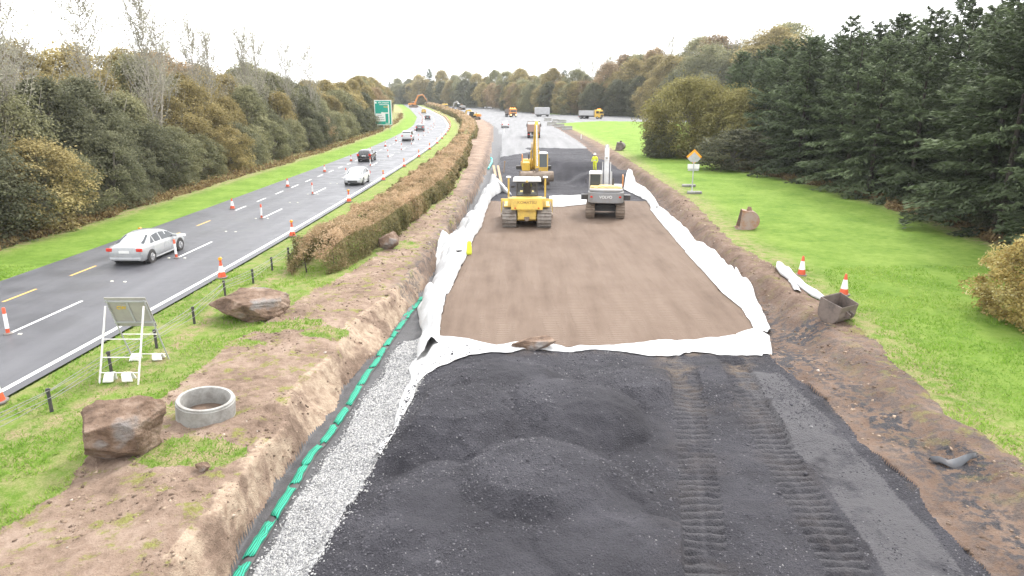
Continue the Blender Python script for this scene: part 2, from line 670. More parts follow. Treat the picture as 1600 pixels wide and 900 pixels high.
def mat_stone_fill():
    m, nt, b = new_mat("black_stone")
    p = pos(nt)
    n1 = noise_tex(nt, p, 0.45, 4)
    vo = node(nt, "ShaderNodeTexVoronoi")
    vo.inputs["Scale"].default_value = 22
    nt.links.new(p, vo.inputs["Vector"])
    n3 = noise_tex(nt, p, 35, 4, 0.75)
    f = math_node(nt, "ADD", math_node(nt, "MULTIPLY", n1, 0.5), math_node(nt, "MULTIPLY", n3, 0.5))
    c = ramp(nt, f, [(0.36, (0.021, 0.020, 0.025)), (0.52, (0.044, 0.0425, 0.051)), (0.72, (0.105, 0.102, 0.117))])
    brn = ramp(nt, n3, [(0.3, (0.10, 0.075, 0.055)), (0.7, (0.24, 0.185, 0.14))])
    c = mix(nt, math_node(nt, "MULTIPLY", attr(nt, "grit"), maprange(nt, noise_tex(nt, p, 0.8, 5, 0.65), 0.44, 0.62), clamp=True), c, brn)
    smooth = math_node(nt, "MULTIPLY", attr(nt, "clay"), maprange(nt, noise_tex(nt, p, 1.1, 4, 0.6), 0.28, 0.50), clamp=True)
    c = mix(nt, smooth, c, mix(nt, n3, (0.075, 0.072, 0.079), (0.12, 0.116, 0.123)))
    nt.links.new(c, b.inputs["Base Color"])
    b.inputs["Roughness"].default_value = 0.8
    b.inputs["Specular IOR Level"].default_value = 0.25
    h = math_node(nt, "ADD", math_node(nt, "MULTIPLY", vo.outputs["Distance"], -0.8), n3)
    bump(nt, b, h, 0.9, 0.07)
    return m


def mat_gravel():
    m, nt, b = new_mat("white_gravel_bed")
    p = pos(nt)
    vo = node(nt, "ShaderNodeTexVoronoi")
    vo.inputs["Scale"].default_value = 20
    nt.links.new(p, vo.inputs["Vector"])
    c = ramp(nt, vo.outputs["Color"], [(0.2, (0.15, 0.15, 0.16)), (0.6, (0.30, 0.30, 0.30)), (0.9, (0.42, 0.41, 0.40))])
    nt.links.new(c, b.inputs["Base Color"])
    b.inputs["Roughness"].default_value = 0.8
    bump(nt, b, math_node(nt, "MULTIPLY", vo.outputs["Distance"], -1.0), 1.0, 0.06)
    return m


def mat_brown():
    m, nt, b = new_mat("brown_granular_layer")
    p = pos(nt)
    mp = node(nt, "ShaderNodeMapping")
    mp.inputs["Scale"].default_value = (1.0, 0.12, 1.0)
    mp.inputs["Rotation"].default_value = (0, 0, math.radians(3))
    nt.links.new(p, mp.inputs["Vector"])
    lanes = noise_tex(nt, mp.outputs["Vector"], 1.3, 4, 0.6)
    n1 = noise_tex(nt, p, 0.6, 5, 0.6)
    n3 = noise_tex(nt, p, 30, 3, 0.7)
    f = math_node(nt, "ADD", math_node(nt, "MULTIPLY", lanes, 0.62), math_node(nt, "ADD", math_node(nt, "MULTIPLY", n1, 0.28), math_node(nt, "MULTIPLY", n3, 0.2)))
    c = ramp(nt, f, [(0.36, (0.100, 0.069, 0.050)), (0.5, (0.134, 0.095, 0.071)), (0.66, (0.170, 0.125, 0.096))])
    nt.links.new(c, b.inputs["Base Color"])
    b.inputs["Roughness"].default_value = 0.85
    b.inputs["Specular IOR Level"].default_value = 0.2
    # grouser marks across the lanes
    wv = node(nt, "ShaderNodeTexWave", wave_type="BANDS", bands_direction="Y", wave_profile="SIN")
    wv.inputs["Scale"].default_value = 1.45
    wv.inputs["Distortion"].default_value = 0.7
    wv.inputs["Detail"].default_value = 2.0
    wv.inputs["Detail Scale"].default_value = 2.0
    nt.links.new(p, wv.inputs["Vector"])
    h = math_node(nt, "MULTIPLY", wv.outputs["Fac"], maprange(nt, lanes, 0.50, 0.60))
    bump(nt, b, math_node(nt, "ADD", math_node(nt, "MULTIPLY", h, 0.8), math_node(nt, "MULTIPLY", n3, 0.5)), 0.8, 0.05)
    return m


def mat_asphalt(name, dark, light, rough, bmp=0.4):
    m, nt, b = new_mat(name)
    p = pos(nt)
    mp = node(nt, "ShaderNodeMapping")
    mp.inputs["Scale"].default_value = (1.0, 0.06, 1.0)
    nt.links.new(p, mp.inputs["Vector"])
    n1 = noise_tex(nt, mp.outputs["Vector"], 0.9, 5, 0.6)
    n2 = noise_tex(nt, p, 0.5, 5, 0.6)
    n3 = noise_tex(nt, p, 45, 3, 0.8)
    f = math_node(nt, "ADD", math_node(nt, "MULTIPLY", n1, 0.5), math_node(nt, "ADD", math_node(nt, "MULTIPLY", n2, 0.35), math_node(nt, "MULTIPLY", n3, 0.2)))
    nt.links.new(ramp(nt, f, [(0.38, dark), (0.66, light)]), b.inputs["Base Color"])
    nt.links.new(maprange(nt, n2, 0.35, 0.65, rough - 0.06, rough + 0.10), b.inputs["Roughness"])
    bump(nt, b, n3, bmp, 0.01)
    return m


def mat_plain(name, lo, hi, scale, rough, bmp):
    m, nt, b = new_mat(name)
    p = pos(nt)
    n1 = noise_tex(nt, p, scale, 5, 0.65)
    n3 = noise_tex(nt, p, 26, 3, 0.7)
    nt.links.new(ramp(nt, math_node(nt, "ADD", math_node(nt, "MULTIPLY", n1, 0.65), math_node(nt, "MULTIPLY", n3, 0.35)), [(0.36, lo), (0.64, hi)]), b.inputs["Base Color"])
    b.inputs["Roughness"].default_value = rough
    bump(nt, b, math_node(nt, "ADD", n1, n3), bmp, 0.04)
    return m


M_ASPH = mat_asphalt("asphalt", (0.056, 0.056, 0.063), (0.100, 0.100, 0.109), 0.44, 0.25)


# ------------------------------------------------------------------ the ground as one sheet, cut into its surfaces
def build_ground():
    ys = [-60.0, -40, -25, -15, -8, -3, 1, 4, 6, 7.5]
    y = 8.4
    while y < 460:
        ys.append(y)
        y += max(0.03, y * (0.0034 if y < 24 else 0.0055 if y < 60 else 0.0085))
    y = 480.0
    while y < 1500:
        ys.append(y)
        y *= 1.12
    ys = np.array(ys)
    u = np.concatenate([-np.geomspace(4, 1.0, 28)[:-1], np.linspace(-1.0, 1.0, 821), np.geomspace(1.0, 4, 28)[1:]])
    Yg, Ug = np.meshgrid(ys, u, indexing="ij")
    Xg = Ug * (np.maximum(Yg, 6.0) * 0.94 + 4.5)
    reg_v = regions(Xg, Yg)
    Zg = height(Xg, Yg, reg_v)
    Zg = np.where(Yg > 480, 0.0, Zg)
    V = np.stack([Xg, Yg, Zg], -1).reshape(-1, 3)
    ny, nx = Yg.shape
    idx = np.arange(ny * nx).reshape(ny, nx)
    F = np.stack([idx[:-1, :-1], idx[:-1, 1:], idx[1:, 1:], idx[1:, :-1]], -1).reshape(-1, 4)
    cx = 0.25 * (Xg[:-1, :-1] + Xg[:-1, 1:] + Xg[1:, 1:] + Xg[1:, :-1])
    cy = 0.25 * (Yg[:-1, :-1] + Yg[:-1, 1:] + Yg[1:, 1:] + Yg[1:, :-1])
    rf = regions(cx, cy).reshape(-1)
    x, y = Xg.reshape(-1), Yg.reshape(-1)
    # attributes: dry (worn or straw-coloured grass), clay (cut bank / compacted strip), grit (spilled stone or soil)
    pth = line([(-80, 730), (0, 690), (130, 640), (250, 560), (330, 492), (400, 448), (470, 415)], 0)
    dry = np.exp(-((x - pth(y)) / 0.55) ** 2) * (y < 45) * 1.0
    dry = np.maximum(dry, 0.5 * np.exp(-((x - LS(y) + 0.6) / 1.2) ** 2) * (y < 60))
    dry = np.maximum(dry, 0.75 * np.exp(-((x - LG(y) - 0.3) / 1.3) ** 2) * (y < 200))
    ed = np.interp(y, [20, 37, 54, 66, 75, 84, 95], [26.6, 26.9, 28.6, 28.2, 26.4, 24.8, 23])
    dry = np.maximum(dry, 1.0 * np.exp(-((x - ed - 1.0) / 1.3) ** 2) * (y < 110))
    dry = np.maximum(dry, ((x > ed + 1.2) & (y < 98)) * 1.0)
    le = RL(y) - 5.2
    dry = np.maximum(dry, ((x < le)) * 1.0)
    dry = np.maximum(dry, 0.9 * np.exp(-((x - le) / 0.9) ** 2))
    mv = (x > RR(y)) & (x < LS(y))
    dry = np.maximum(dry, mv * (0.50 + 0.5 * sstep(45, 60, y) * (x > RR(y) + 2.2)))
    soilt = ((x > LS(y)) & (x < LA(y))) * 0.9
    dry = np.maximum(dry, soilt * (y < 60))
    clay = ((x > LA(y) - 0.2) & (x < LB(y)) & (y < 34)) * 1.0
    clay = np.maximum(clay, (x > LE(y) - 1.9) & (x < LE(y) - 0.4) & (y < YF - 2.5))
    clay = np.where((x > LW(y)) & (x < LE(y) - 1.9) & (y < YF), 0.75 * bandmask(x, y) * (0.5 + 0.5 * np.sin(y * 2 * PI / 0.26 + x * 0.6)), clay)
    grit = np.zeros_like(x)
    grit = np.maximum(grit, np.exp(-((x - LE(y) - 1.0) / 0.9) ** 2))
    grit = np.maximum(grit, 0.8 * np.exp(-((x - LB(y) + 0.4) / 0.5) ** 2) * (y > 30))
    grit = np.maximum(grit, 0.6 * ((x > LE(y) + 1.5) & (y < YF)))
    for u_, v_, r_ in ((1262, 508, 0.75), (1238, 540, 0.8), (1215, 552, .7), (1390, 648, .5), (1500, 715, .6)):
        p = G(u_, v_, 0)
        grit = np.maximum(grit, 2.5 * np.exp(-(((x - p.x) / r_) ** 2 + ((y - p.y) / (1.3 * r_)) ** 2)))
    fill = (x > LW(y)) & (x < LE(y)) & (y < YF)
    bm_ = 0
    for f in _TW:
        bm_ = np.maximum(bm_, np.exp(-((x - f(y)) / 0.7) ** 2))
    grit = np.where(fill, bm_ * (0.12 + 0.95 * sstep(YF - 7, YF - 0.5, y)) + 0.9 * np.exp(-((y - YF + 0.2) / 0.5) ** 2), grit)
    mats = [mat_grass(),
            mat_soil("brown_soil", (0.115, 0.077, 0.056), (0.275, 0.195, 0.145), (0.43, 0.33, 0.26)),
            mat_plain("black_membrane", (0.022, 0.022, 0.025), (0.065, 0.063, 0.066), 2.0, 0.6, 0.5),
            mat_gravel(), mat_stone_fill(), mat_brown(),
            mat_asphalt("works_road_stone", (0.085, 0.085, 0.09), (0.185, 0.185, 0.19), 0.66, 0.6),
            mat_soil("red_brown_soil", (0.075, 0.048, 0.036), (0.195, 0.132, 0.098), (0.33, 0.245, 0.19))]
    info = [("grass_ground", "green roadside grass and verges around the works", "grass"),
            ("soil_bank_ground", "brown excavated soil and cut clay bank between the hedge and the drain", "soil"),
            ("trench_floor", "black lined drain trench below the cut soil bank", "trench"),
            ("gravel_ground", "pale grey gravel strip along the black trench", "gravel"),
            ("stone_ground", "black crushed stone fill heaped and tracked over", "stone fill"),
            ("subbase_ground", "flat brown granular layer rolled with track marks", "road base"),
            ("works_road", "wet grey unfinished carriageway running into the distance", "road"),
            ("soil_berm_ground", "red brown soil berm between the works and the grass field", "soil")]
    for i, (nm, lb, ct) in enumerate(info):
        f = F[rf == i]
        if not len(f):
            continue
        us, inv = np.unique(f, return_inverse=True)
        me = np_mesh(nm, V[us], inv.reshape(-1, 4), [mats[i]], True, {"dry": dry[us], "clay": clay[us], "grit": grit[us]})
        struct(link(nm, me), lb, ct)


def ribbon(name, fa, fb, y0, y1, z, mat, label, cat, step=None):
    ys = [y0]
    while ys[-1] < y1:
        ys.append(ys[-1] + (step or max(0.6, ys[-1] * 0.02)))
    ys[-1] = y1
    ys = np.array(ys)
    xa, xb = fa(ys), fb(ys)
    n = len(ys)
    V = np.concatenate([np.stack([xa, ys, np.full(n, z)], -1), np.stack([xb, ys, np.full(n, z)], -1)])
    i = np.arange(n - 1)
    F = np.stack([i, i + n, i + n + 1, i + 1], -1)
    o = link(name, np_mesh(name, V, F, [mat], True))
    return struct(o, label, cat)


def dashes(name, f, w, y0, y1, length, period, z, mat, label):
    V, F = [], []
    y = y0
    while y < y1:
        a = f(np.array([y, y + length * 0.5, y + length]))
        o = len(V)
        for xx, yy in zip(a, (y, y + length * 0.5, y + length)):
            V += [(xx - w / 2, yy, z), (xx + w / 2, yy, z)]
        F += [(o, o + 1, o + 3, o + 2), (o + 2, o + 3, o + 5, o + 4)]
        y += period
    me = np_mesh(name, np.array(V), np.array(F), [mat])
    return struct(link(name, me), label, "road marking")


def mat_marking(name, col):
    m, nt, b = new_mat(name)
    p = pos(nt)
    n = noise_tex(nt, p, 14, 5, 0.75)
    nt.links.new(mix(nt, maprange(nt, n, 0.52, 0.75, 0, 0.6), col, (0.16, 0.16, 0.16)), b.inputs["Base Color"])
    b.inputs["Roughness"].default_value = 0.6
    return m


def build_road():
    zr = 0.03
    ribbon("road", RL, RR, -40, 900, zr, M_ASPH, "dark asphalt live carriageway carrying two way traffic", "road")
    white = mat_marking("white_marking", (0.74, 0.74, 0.72))
    yellow = mat_marking("yellow_marking", (0.62, 0.38, 0.10))
    ribbon("road_edge_marking", lambda y: RR(y) - 0.52 - np.clip((y - 90) / 900, 0, .1), lambda y: RR(y) - 0.34, -20, 700, zr + 0.005, white, "solid white edge line along the median side of the road", "road marking")
    yl = G(22, 521, 0).y
    dashes("road_lane_marking", lambda y: RR(y) - 3.95, 0.13, yl - 24.0, 420, 4.0, 12.0, zr + 0.005, white, "white dashed lane line down the live carriageway")
    ys = G(0, 473, 0).y
    dashes("road_yellow_marking", lambda y: RR(y) - 7.15, 0.13, ys - 17.2, 48, 2.0, 4.3, zr + 0.005, yellow, "yellow dashed hard shoulder line beside the cones")
    dashes("road_shoulder_marking", lambda y: RR(y) - 7.15, 0.13, 51.2, 300, 2.0, 4.3, zr + 0.005, white, "pale dashed hard shoulder line further along")
# ------------------------------------------------------------------ vegetation
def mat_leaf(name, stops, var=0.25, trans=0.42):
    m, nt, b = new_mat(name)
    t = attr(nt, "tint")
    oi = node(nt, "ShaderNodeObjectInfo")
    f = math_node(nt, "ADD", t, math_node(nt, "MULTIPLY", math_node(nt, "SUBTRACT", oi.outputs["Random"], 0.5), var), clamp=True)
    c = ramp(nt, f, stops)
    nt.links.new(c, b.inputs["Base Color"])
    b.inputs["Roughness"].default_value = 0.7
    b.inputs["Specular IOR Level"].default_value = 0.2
    tr = node(nt, "ShaderNodeBsdfTranslucent")
    nt.links.new(c, tr.inputs["Color"])
    mx = node(nt, "ShaderNodeMixShader")
    mx.inputs[0].default_value = trans
    nt.links.new(b.outputs[0], mx.inputs[1])
    nt.links.new(tr.outputs[0], mx.inputs[2])
    nt.links.new(mx.outputs[0], nt.nodes["Material Output"].inputs["Surface"])
    return m


def unit(v):
    return v / np.maximum(np.linalg.norm(v, axis=-1, keepdims=True), 1e-9)


def leaf_mesh(name, P, N, size, tint, mat, rng, aspect=0.6, along=None):
    """diamond leaves at P facing N"""
    n = len(P)
    N = unit(N)
    t = along if along is not None else rng.normal(size=(n, 3))
    t = unit(t - N * np.sum(t * N, -1, keepdims=True))
    b = np.cross(N, t)
    s = np.asarray(size).reshape(-1, 1)
    V = np.stack([P - t * s * 0.5, P + b * s * 0.5 * aspect, P + t * s * 0.5, P - b * s * 0.5 * aspect], 1).reshape(-1, 3)
    F = np.arange(n * 4).reshape(n, 4)
    return np_mesh(name, V, F, [mat], False, {"tint": np.repeat(tint, 4)})


def tapered_limbs(name, limbs, mat, n=6):
    mb = MB()
    for pts, r0, r1 in limbs:
        rs = [r0 + (r1 - r0) * i / (len(pts) - 1) for i in range(len(pts))]
        mb.tube(pts, rs, n)
    o = mb.build(name, mat, None, 60)
    me = o.data
    bpy.data.objects.remove(o)
    return me


def env(t, kind):
    if kind == "bushy":
        return np.sin(PI * np.clip(0.20 + 0.78 * t, 0, 1)) ** 0.6
    if kind == "dome":
        return np.sqrt(np.clip(1 - t ** 2.4, 0, 1))
    return np.sin(PI * np.clip(0.08 + 0.9 * t, 0, 1)) ** 0.75


def broadleaf(seed, H, R, ncl, per, leaf, kind, lmat, bmat, gap=0.05, spread=0.24):
    rng = np.random.default_rng(seed)
    P, N, S, T = [], [], [], []
    limbs = []
    lean = rng.normal(0, 0.03, 2)
    trunk = [(lean[0] * z * 3, lean[1] * z * 3, z) for z in np.linspace(-0.3, H * 0.8, 6)]
    limbs.append((trunk, 0.035 * H ** 0.8, 0.02))
    phase = rng.uniform(0, 2 * PI, 4)
    for k in range(ncl):
        t = rng.uniform(0, 1) ** 1.05
        z = H * (gap + (1 - gap) * t)
        th = rng.uniform(0, 2 * PI)
        lob = 1 + 0.22 * math.sin(2 * th + phase[0]) + 0.16 * math.sin(3 * th + 6 * t + phase[1])
        e = R * float(env(t, kind)) * lob
        rr = e * (rng.uniform(0.30, 1.0) ** 0.55)
        c = np.array([rr * math.cos(th), rr * math.sin(th), z])
        rc = R * spread * rng.uniform(0.6, 1.35)
        m = int(per * rng.uniform(0.6, 1.3))
        d = unit(rng.normal(size=(m, 3)))
        d[:, 2] = np.where(d[:, 2] < -0.55, -d[:, 2], d[:, 2])
        rad = rng.uniform(0.25, 1.0, m) ** 0.5
        sc = np.array([1.05, 1.05, 0.95])
        p = c + d * sc * (rad * rc)[:, None]
        # ragged sprays: some leaves thrown outside the clump
        out = rng.uniform(size=m) < 0.12
        p[out] += d[out] * rc * rng.uniform(0.2, 0.8, (out.sum(), 1))
        P.append(p)
        N.append(d * 0.6 + np.array([0, 0, 0.5]) + rng.normal(0, 0.55, (m, 3)))
        S.append(leaf * rng.uniform(0.6, 1.4, m))
        tint = rng.uniform(0.15, 0.85) * 0.7 + 0.15
        T.append(np.clip(tint + rng.normal(0, 0.10, m), 0, 1))
        if k % 6 == 0:
            z0 = z * rng.uniform(0.35, 0.6)
            limbs.append(([(lean[0] * z0 * 3, lean[1] * z0 * 3, z0), tuple(c * np.array([0.5, 0.5, 1]) * np.array([1, 1, 0.85])), tuple(c)], 0.012 * H ** .8, 0.012))
    P, N, S, T = map(np.concatenate, (P, N, S, T))
    ok = P[:, 2] > 0.05
    me = leaf_mesh("crown", P[ok], N[ok], S[ok], T[ok], lmat, rng)
    return me, tapered_limbs("trunk", limbs, bmat)


def conifer(seed, H, R, lmat, bmat, dens=1.0, low=0.03):
    rng = np.random.default_rng(seed)
    P, N, S, T, A = [], [], [], [], []
    limbs = [([(0, 0, -0.3), (0.05, 0, H * 0.5), (0, 0.05, H * 0.98)], 0.26, 0.02)]
    z = H * low
    while z < H * 0.985:
        t = z / H
        L = R * (1 - t) ** 0.72 * rng.uniform(0.75, 1.15) + 0.25
        nb = rng.integers(4, 7)
        a0 = rng.uniform(0, 2 * PI)
        for k in range(nb):
            th = a0 + 2 * PI * k / nb + rng.normal(0, 0.22)
            l = L * rng.uniform(0.7, 1.2)
            rise = rng.uniform(0.05, 0.3) + 0.5 * t
            m = int((46 * l + 22) * dens)
            s = rng.uniform(0.18, 1.0, m) ** 0.75
            # branch line: leaves the trunk rising, then droops, tip turned up a little
            zz = z + l * (rise * s - 0.62 * (1 - t) * s ** 2 + 0.16 * s ** 4)
            rad = l * s
            w = l * 0.30 * (1 - 0.55 * s) + 0.12
            off = rng.normal(0, 1, m) * w * 0.55
            x = rad * math.cos(th) - off * math.sin(th)
            y = rad * math.sin(th) + off * math.cos(th)
            zz = zz + rng.normal(0, 0.06, m) - np.abs(off) * 0.30
            P.append(np.stack([x, y, zz], -1))
            sg = np.sign(off)
            dirv = np.stack([math.cos(th) - sg * math.sin(th) * 0.6, math.sin(th) + sg * math.cos(th) * 0.6, 0.10 - 0.3 * s], -1) + rng.normal(0, 0.22, (m, 3))
            A.append(dirv)
            N.append(np.array([0.15 * math.cos(th), 0.15 * math.sin(th), 1.0]) + rng.normal(0, 0.42, (m, 3)))
            S.append(rng.uniform(0.28, 0.62, m) * (0.7 + 0.3 * (1 - t)))
            br = rng.uniform(0.15, 0.80)
            T.append(np.clip(br + 0.22 * (s - 0.5) + rng.normal(0, 0.08, m), 0, 1))
        z += rng.uniform(0.46, 0.72) * (0.75 + 0.45 * (1 - t))
    P, N, S, T, A = map(np.concatenate, (P, N, S, T, A))
    ok = P[:, 2] > 0.05
    me = leaf_mesh("crown", P[ok], N[ok], S[ok], T[ok], lmat, rng, 0.34, A[ok])
    return me, tapered_limbs("trunk", limbs, bmat)


def poplar(seed, H, lmat, bmat, nleaf=6200, R=2.3):
    rng = np.random.default_rng(seed)
    limbs = [([(0, 0, -0.3), (0.1, 0, H * 0.4), (0.05, 0.1, H * 0.98)], 0.12, 0.012)]
    P, N, S, T = [], [], [], []
    z = H * 0.22
    while z < H * 0.96:
        t = z / H
        for k in range(rng.integers(2, 4)):
            th = rng.uniform(0, 2 * PI)
            l = (1.0 + R * math.sin(PI * min(1, t * 1.0)) * 1.25) * rng.uniform(0.7, 1.25)
            pts = []
            for s in np.linspace(0, 1, 5):
                rad = l * (0.78 * s - 0.22 * s * s)
                pts.append((rad * math.cos(th) + 0.1 * t, rad * math.sin(th), z + l * (0.5 * s + 0.55 * s * s)))
            limbs.append((pts, 0.034, 0.010))
            a = np.array(pts)
            m = int(nleaf / (H * 0.74 / 0.42 * 2.5))
            s = rng.uniform(0.15, 1.05, m)
            base = np.stack([np.interp(s, np.linspace(0, 1, 5), a[:, i]) for i in range(3)], -1)
            # leaves hang in little bunches with gaps between
            bunch = 0.5 + 0.5 * np.sin(s * rng.uniform(9, 16) + rng.uniform(0, 6))
            ok = rng.uniform(size=m) < bunch ** 1.2 + 0.12
            p = base[ok] + rng.normal(0, 0.17, (ok.sum(), 3))
            P.append(p)
            N.append(rng.normal(size=p.shape))
            S.append(rng.uniform(0.09, 0.19, len(p)))
            T.append(np.clip(rng.uniform(0.2, 0.8) + rng.normal(0, .12, len(p)), 0, 1))
        z += rng.uniform(0.3, 0.5)
    P, N, S, T = map(np.concatenate, (P, N, S, T))
    return leaf_mesh("crown", P, N, S, T, lmat, rng, 0.8), tapered_limbs("trunk", limbs, bmat, 5)


def plant(kind_name, crown, trunk, label, cat, group, loc, rz, s):
    r = thing(kind_name, label, cat, loc, rz, group)
    r.scale = s if isinstance(s, (tuple, list)) else (s, s, s)
    link("crown", crown, r)
    link("trunk", trunk, r)
    return r


def build_vegetation():
    bark = paint("grey_bark", (0.16, 0.14, 0.115), 0.9, (0.07, 0.06, 0.05), 0.7, 2.0)
    pale_bark = paint("pale_bark", (0.34, 0.31, 0.27), 0.9, (0.14, 0.12, 0.1), 0.6, 2.0)
    dbark = paint("dark_bark", (0.06, 0.048, 0.04), 0.9, (0.03, 0.025, 0.02), 0.7, 2.0)
    L = {
        "olive": mat_leaf("olive_leaves", [(0.0, (0.1377, 0.1133, 0.0485)), (0.5, (0.3022, 0.249, 0.1084)), (1.0, (0.555, 0.4552, 0.2111))]),
        "grey": mat_leaf("grey_green_leaves", [(0.0, (0.1054, 0.1092, 0.0596)), (0.5, (0.2222, 0.2203, 0.1176)), (1.0, (0.452, 0.4303, 0.2439))]),
        "brown": mat_leaf("russet_leaves", [(0.0, (0.1459, 0.1079, 0.0639)), (0.5, (0.3137, 0.2327, 0.137)), (1.0, (0.5652, 0.413, 0.2434))]),
        "dark": mat_leaf("dark_leaves", [(0.0, (0.0564, 0.0614, 0.0367)), (0.5, (0.1294, 0.1321, 0.0763)), (1.0, (0.2521, 0.2519, 0.147))]),
        "gold": mat_leaf("golden_leaves", [(0.0, (0.1223, 0.1111, 0.0372)), (0.5, (0.2581, 0.2327, 0.0829)), (1.0, (0.4211, 0.3904, 0.1645))]),
        "needle": mat_leaf("conifer_needles", [(0.0, (0.0363, 0.0503, 0.0225)), (0.5, (0.0823, 0.1078, 0.0518)), (1.0, (0.1729, 0.2193, 0.1109))], 0.18, 0.28),
        "poplar": mat_leaf("thin_grey_leaves", [(0.0, (0.2028, 0.195, 0.156)), (1.0, (0.4212, 0.4056, 0.312))]),
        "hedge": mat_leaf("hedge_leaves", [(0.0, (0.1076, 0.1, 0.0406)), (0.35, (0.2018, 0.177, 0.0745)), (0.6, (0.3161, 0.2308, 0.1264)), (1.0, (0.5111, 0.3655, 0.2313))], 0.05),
        "bush": mat_leaf("autumn_bush_leaves", [(0.0, (0.1454, 0.0896, 0.0363)), (0.4, (0.3491, 0.2606, 0.0817)), (0.75, (0.4801, 0.4072, 0.1637)), (1.0, (0.8001, 0.7329, 0.5455))], 0.0),
    }
    # prototypes, shared as mesh data
    B = {}
    sd = 100
    for nm in ("olive", "grey", "brown", "dark"):
        B[nm] = []
        for j in range(3):
            sd += 1
            B[nm].append(broadleaf(sd, 10.0, 3.2 + 0.3 * j, 250, 120, 0.215, ("bushy", "ovoid", "bushy")[j], L[nm], bark, 0.03 if j != 1 else 0.1))
    shrubs = {nm: [broadleaf(300 + 7 * i + j, 5.0, 2.5, 150, 150, 0.135, "bushy", L[nm], bark, 0.0, 0.22) for j in range(2)]
              for i, nm in enumerate(("olive", "grey", "brown", "dark"))}
    CON = [conifer(500 + j, 15.0, 4.7 + 0.5 * (j % 2), L["needle"], dbark) for j in range(4)]
    POP = [poplar(600 + j, 16.0, L["poplar"], pale_bark) for j in range(4)]

    look = {"olive": "olive green broadleaf tree", "grey": "grey green broadleaf tree", "brown": "russet brown broadleaf tree", "dark": "dark green broadleaf tree"}
    kindname = {"olive": "broadleaf_tree", "grey": "willow_tree", "brown": "autumn_tree", "dark": "oak_tree"}
    rng = np.random.default_rng(42)

    def zone_left(y):
        if y < 62:
            return "behind the silver saloon", "trees of the roadside wood by the saloon"
        if y < 115:
            return "level with the oncoming white car", "trees of the roadside wood by the white car"
        if y < 185:
            return "around the green sign", "trees by the green sign"
        return "beyond the green sign", "trees past the green sign"

    # left wood: shrubs at the edge, taller trees behind
    rows = [(0.8, 3.4, (0.75, 1.05), "shrub"), (4.2, 4.6, (0.66, 0.86), "tree"), (8.5, 5.2, (0.86, 1.06), "tree"), (13.5, 6.0, (0.95, 1.15), "tree"), (20, 7.5, (1.0, 1.22), "tree")]
    for d0, sp, (s0, s1), knd in rows:
        y = 24.0 + rng.uniform(0, 3)
        while y < 330:
            x = float(RL(y)) - 5.6 - d0 - 1.2 * (y > 55) - rng.uniform(0, 2.0)
            if d0 > 10 and y > 150:
                break
            if knd == "shrub" and y > 190:
                break
            if abs(x) < 0.80 * y + 14:
                wv = 0.5 + 0.5 * math.sin(y * 0.13 + d0)
                if y > 105 and y < 190:
                    w = [0.25, 0.30, 0.05, 0.40]
                elif y <= 62:
                    w = [0.40, 0.26, 0.16, 0.18]
                else:
                    w = [0.36, 0.26, 0.26 * wv + 0.06, 0.16]
                w = np.array(w) / sum(w)
                if knd == "shrub":
                    w = w * np.array([0.5, 1.3, 0.35, 2.6])
                elif d0 > 8:
                    w = w * np.array([1.7, 0.8, 1.3, 0.35 if y < 110 else 1.0])
                w = w / w.sum()
                nm = ("olive", "grey", "brown", "dark")[rng.choice(4, p=w)]
                zl, zg = zone_left(y)
                s = rng.uniform(s0, s1) * (1.09 if y < 130 else 1.0)
                wdt = s * rng.uniform(0.95, 1.25)
                if knd == "shrub":
                    cr, tr = shrubs[nm][rng.integers(2)]
                    lab = look[nm].replace("broadleaf tree", "shrub") + " at the roadside wood's foot " + zl
                    plant("roadside_shrub", cr, tr, lab, "shrub", zg.replace("trees", "shrubs"), (x, y, 0), rng.uniform(0, 6.28), (wdt, wdt, s))
                else:
                    cr, tr = B[nm][rng.integers(3)]
                    if y > 190:
                        s *= 1.25
                    plant(kindname[nm], cr, tr, look[nm] + " in the roadside wood " + zl, "tree", look[nm].split()[0] + " " + zg, (x, y, 0), rng.uniform(0, 6.28), (wdt, wdt, s))
            y += sp * rng.uniform(0.8, 1.2) * (1 + y / 160)
    # poplars standing out of the left wood
    pops = [(40, 46, 15.6, "tall bare stemmed poplar, outermost whole one of the row over the wood"), (8, 44, 14.4, "thin forked poplar half cut off by the picture's edge"),
            (165, 62, 17.0, "lone thin poplar standing well apart from its neighbours"), (252, 68, 17.6, "tall poplar rising over the bare white trunks"),
            (272, 72, 15.4, "shorter poplar close beside the tall one over the white trunks"), (318, 84, 16.3, "slim pointed poplar, first of the close pair"),
            (342, 88, 15.6, "slim poplar, second of the close pair"), (395, 96, 16.0, "wispy poplar before the dip of the treetops"), (412, 104, 16.4, "wispy poplar behind another at the dip of the treetops"),
            (455, 112, 16.2, "pale poplar second nearest the green sign"), (492, 118, 15.8, "pale poplar nearest the green sign"), (75, 54, 11.8, "low spindly poplar between the bare stemmed and the lone one")]
    for i, (u, yy, h, lb) in enumerate(pops):
        zc = yy * CP + CAM_H * SP
        x = (u - 800) / FPX * zc
        cr, tr = POP[i % 4]
        plant("poplar_tree", cr, tr, lb, "tree", "poplars over the roadside wood", (x, yy, 0), rng.uniform(0, 6.28), (1.0, 1.0, h / 16.0))
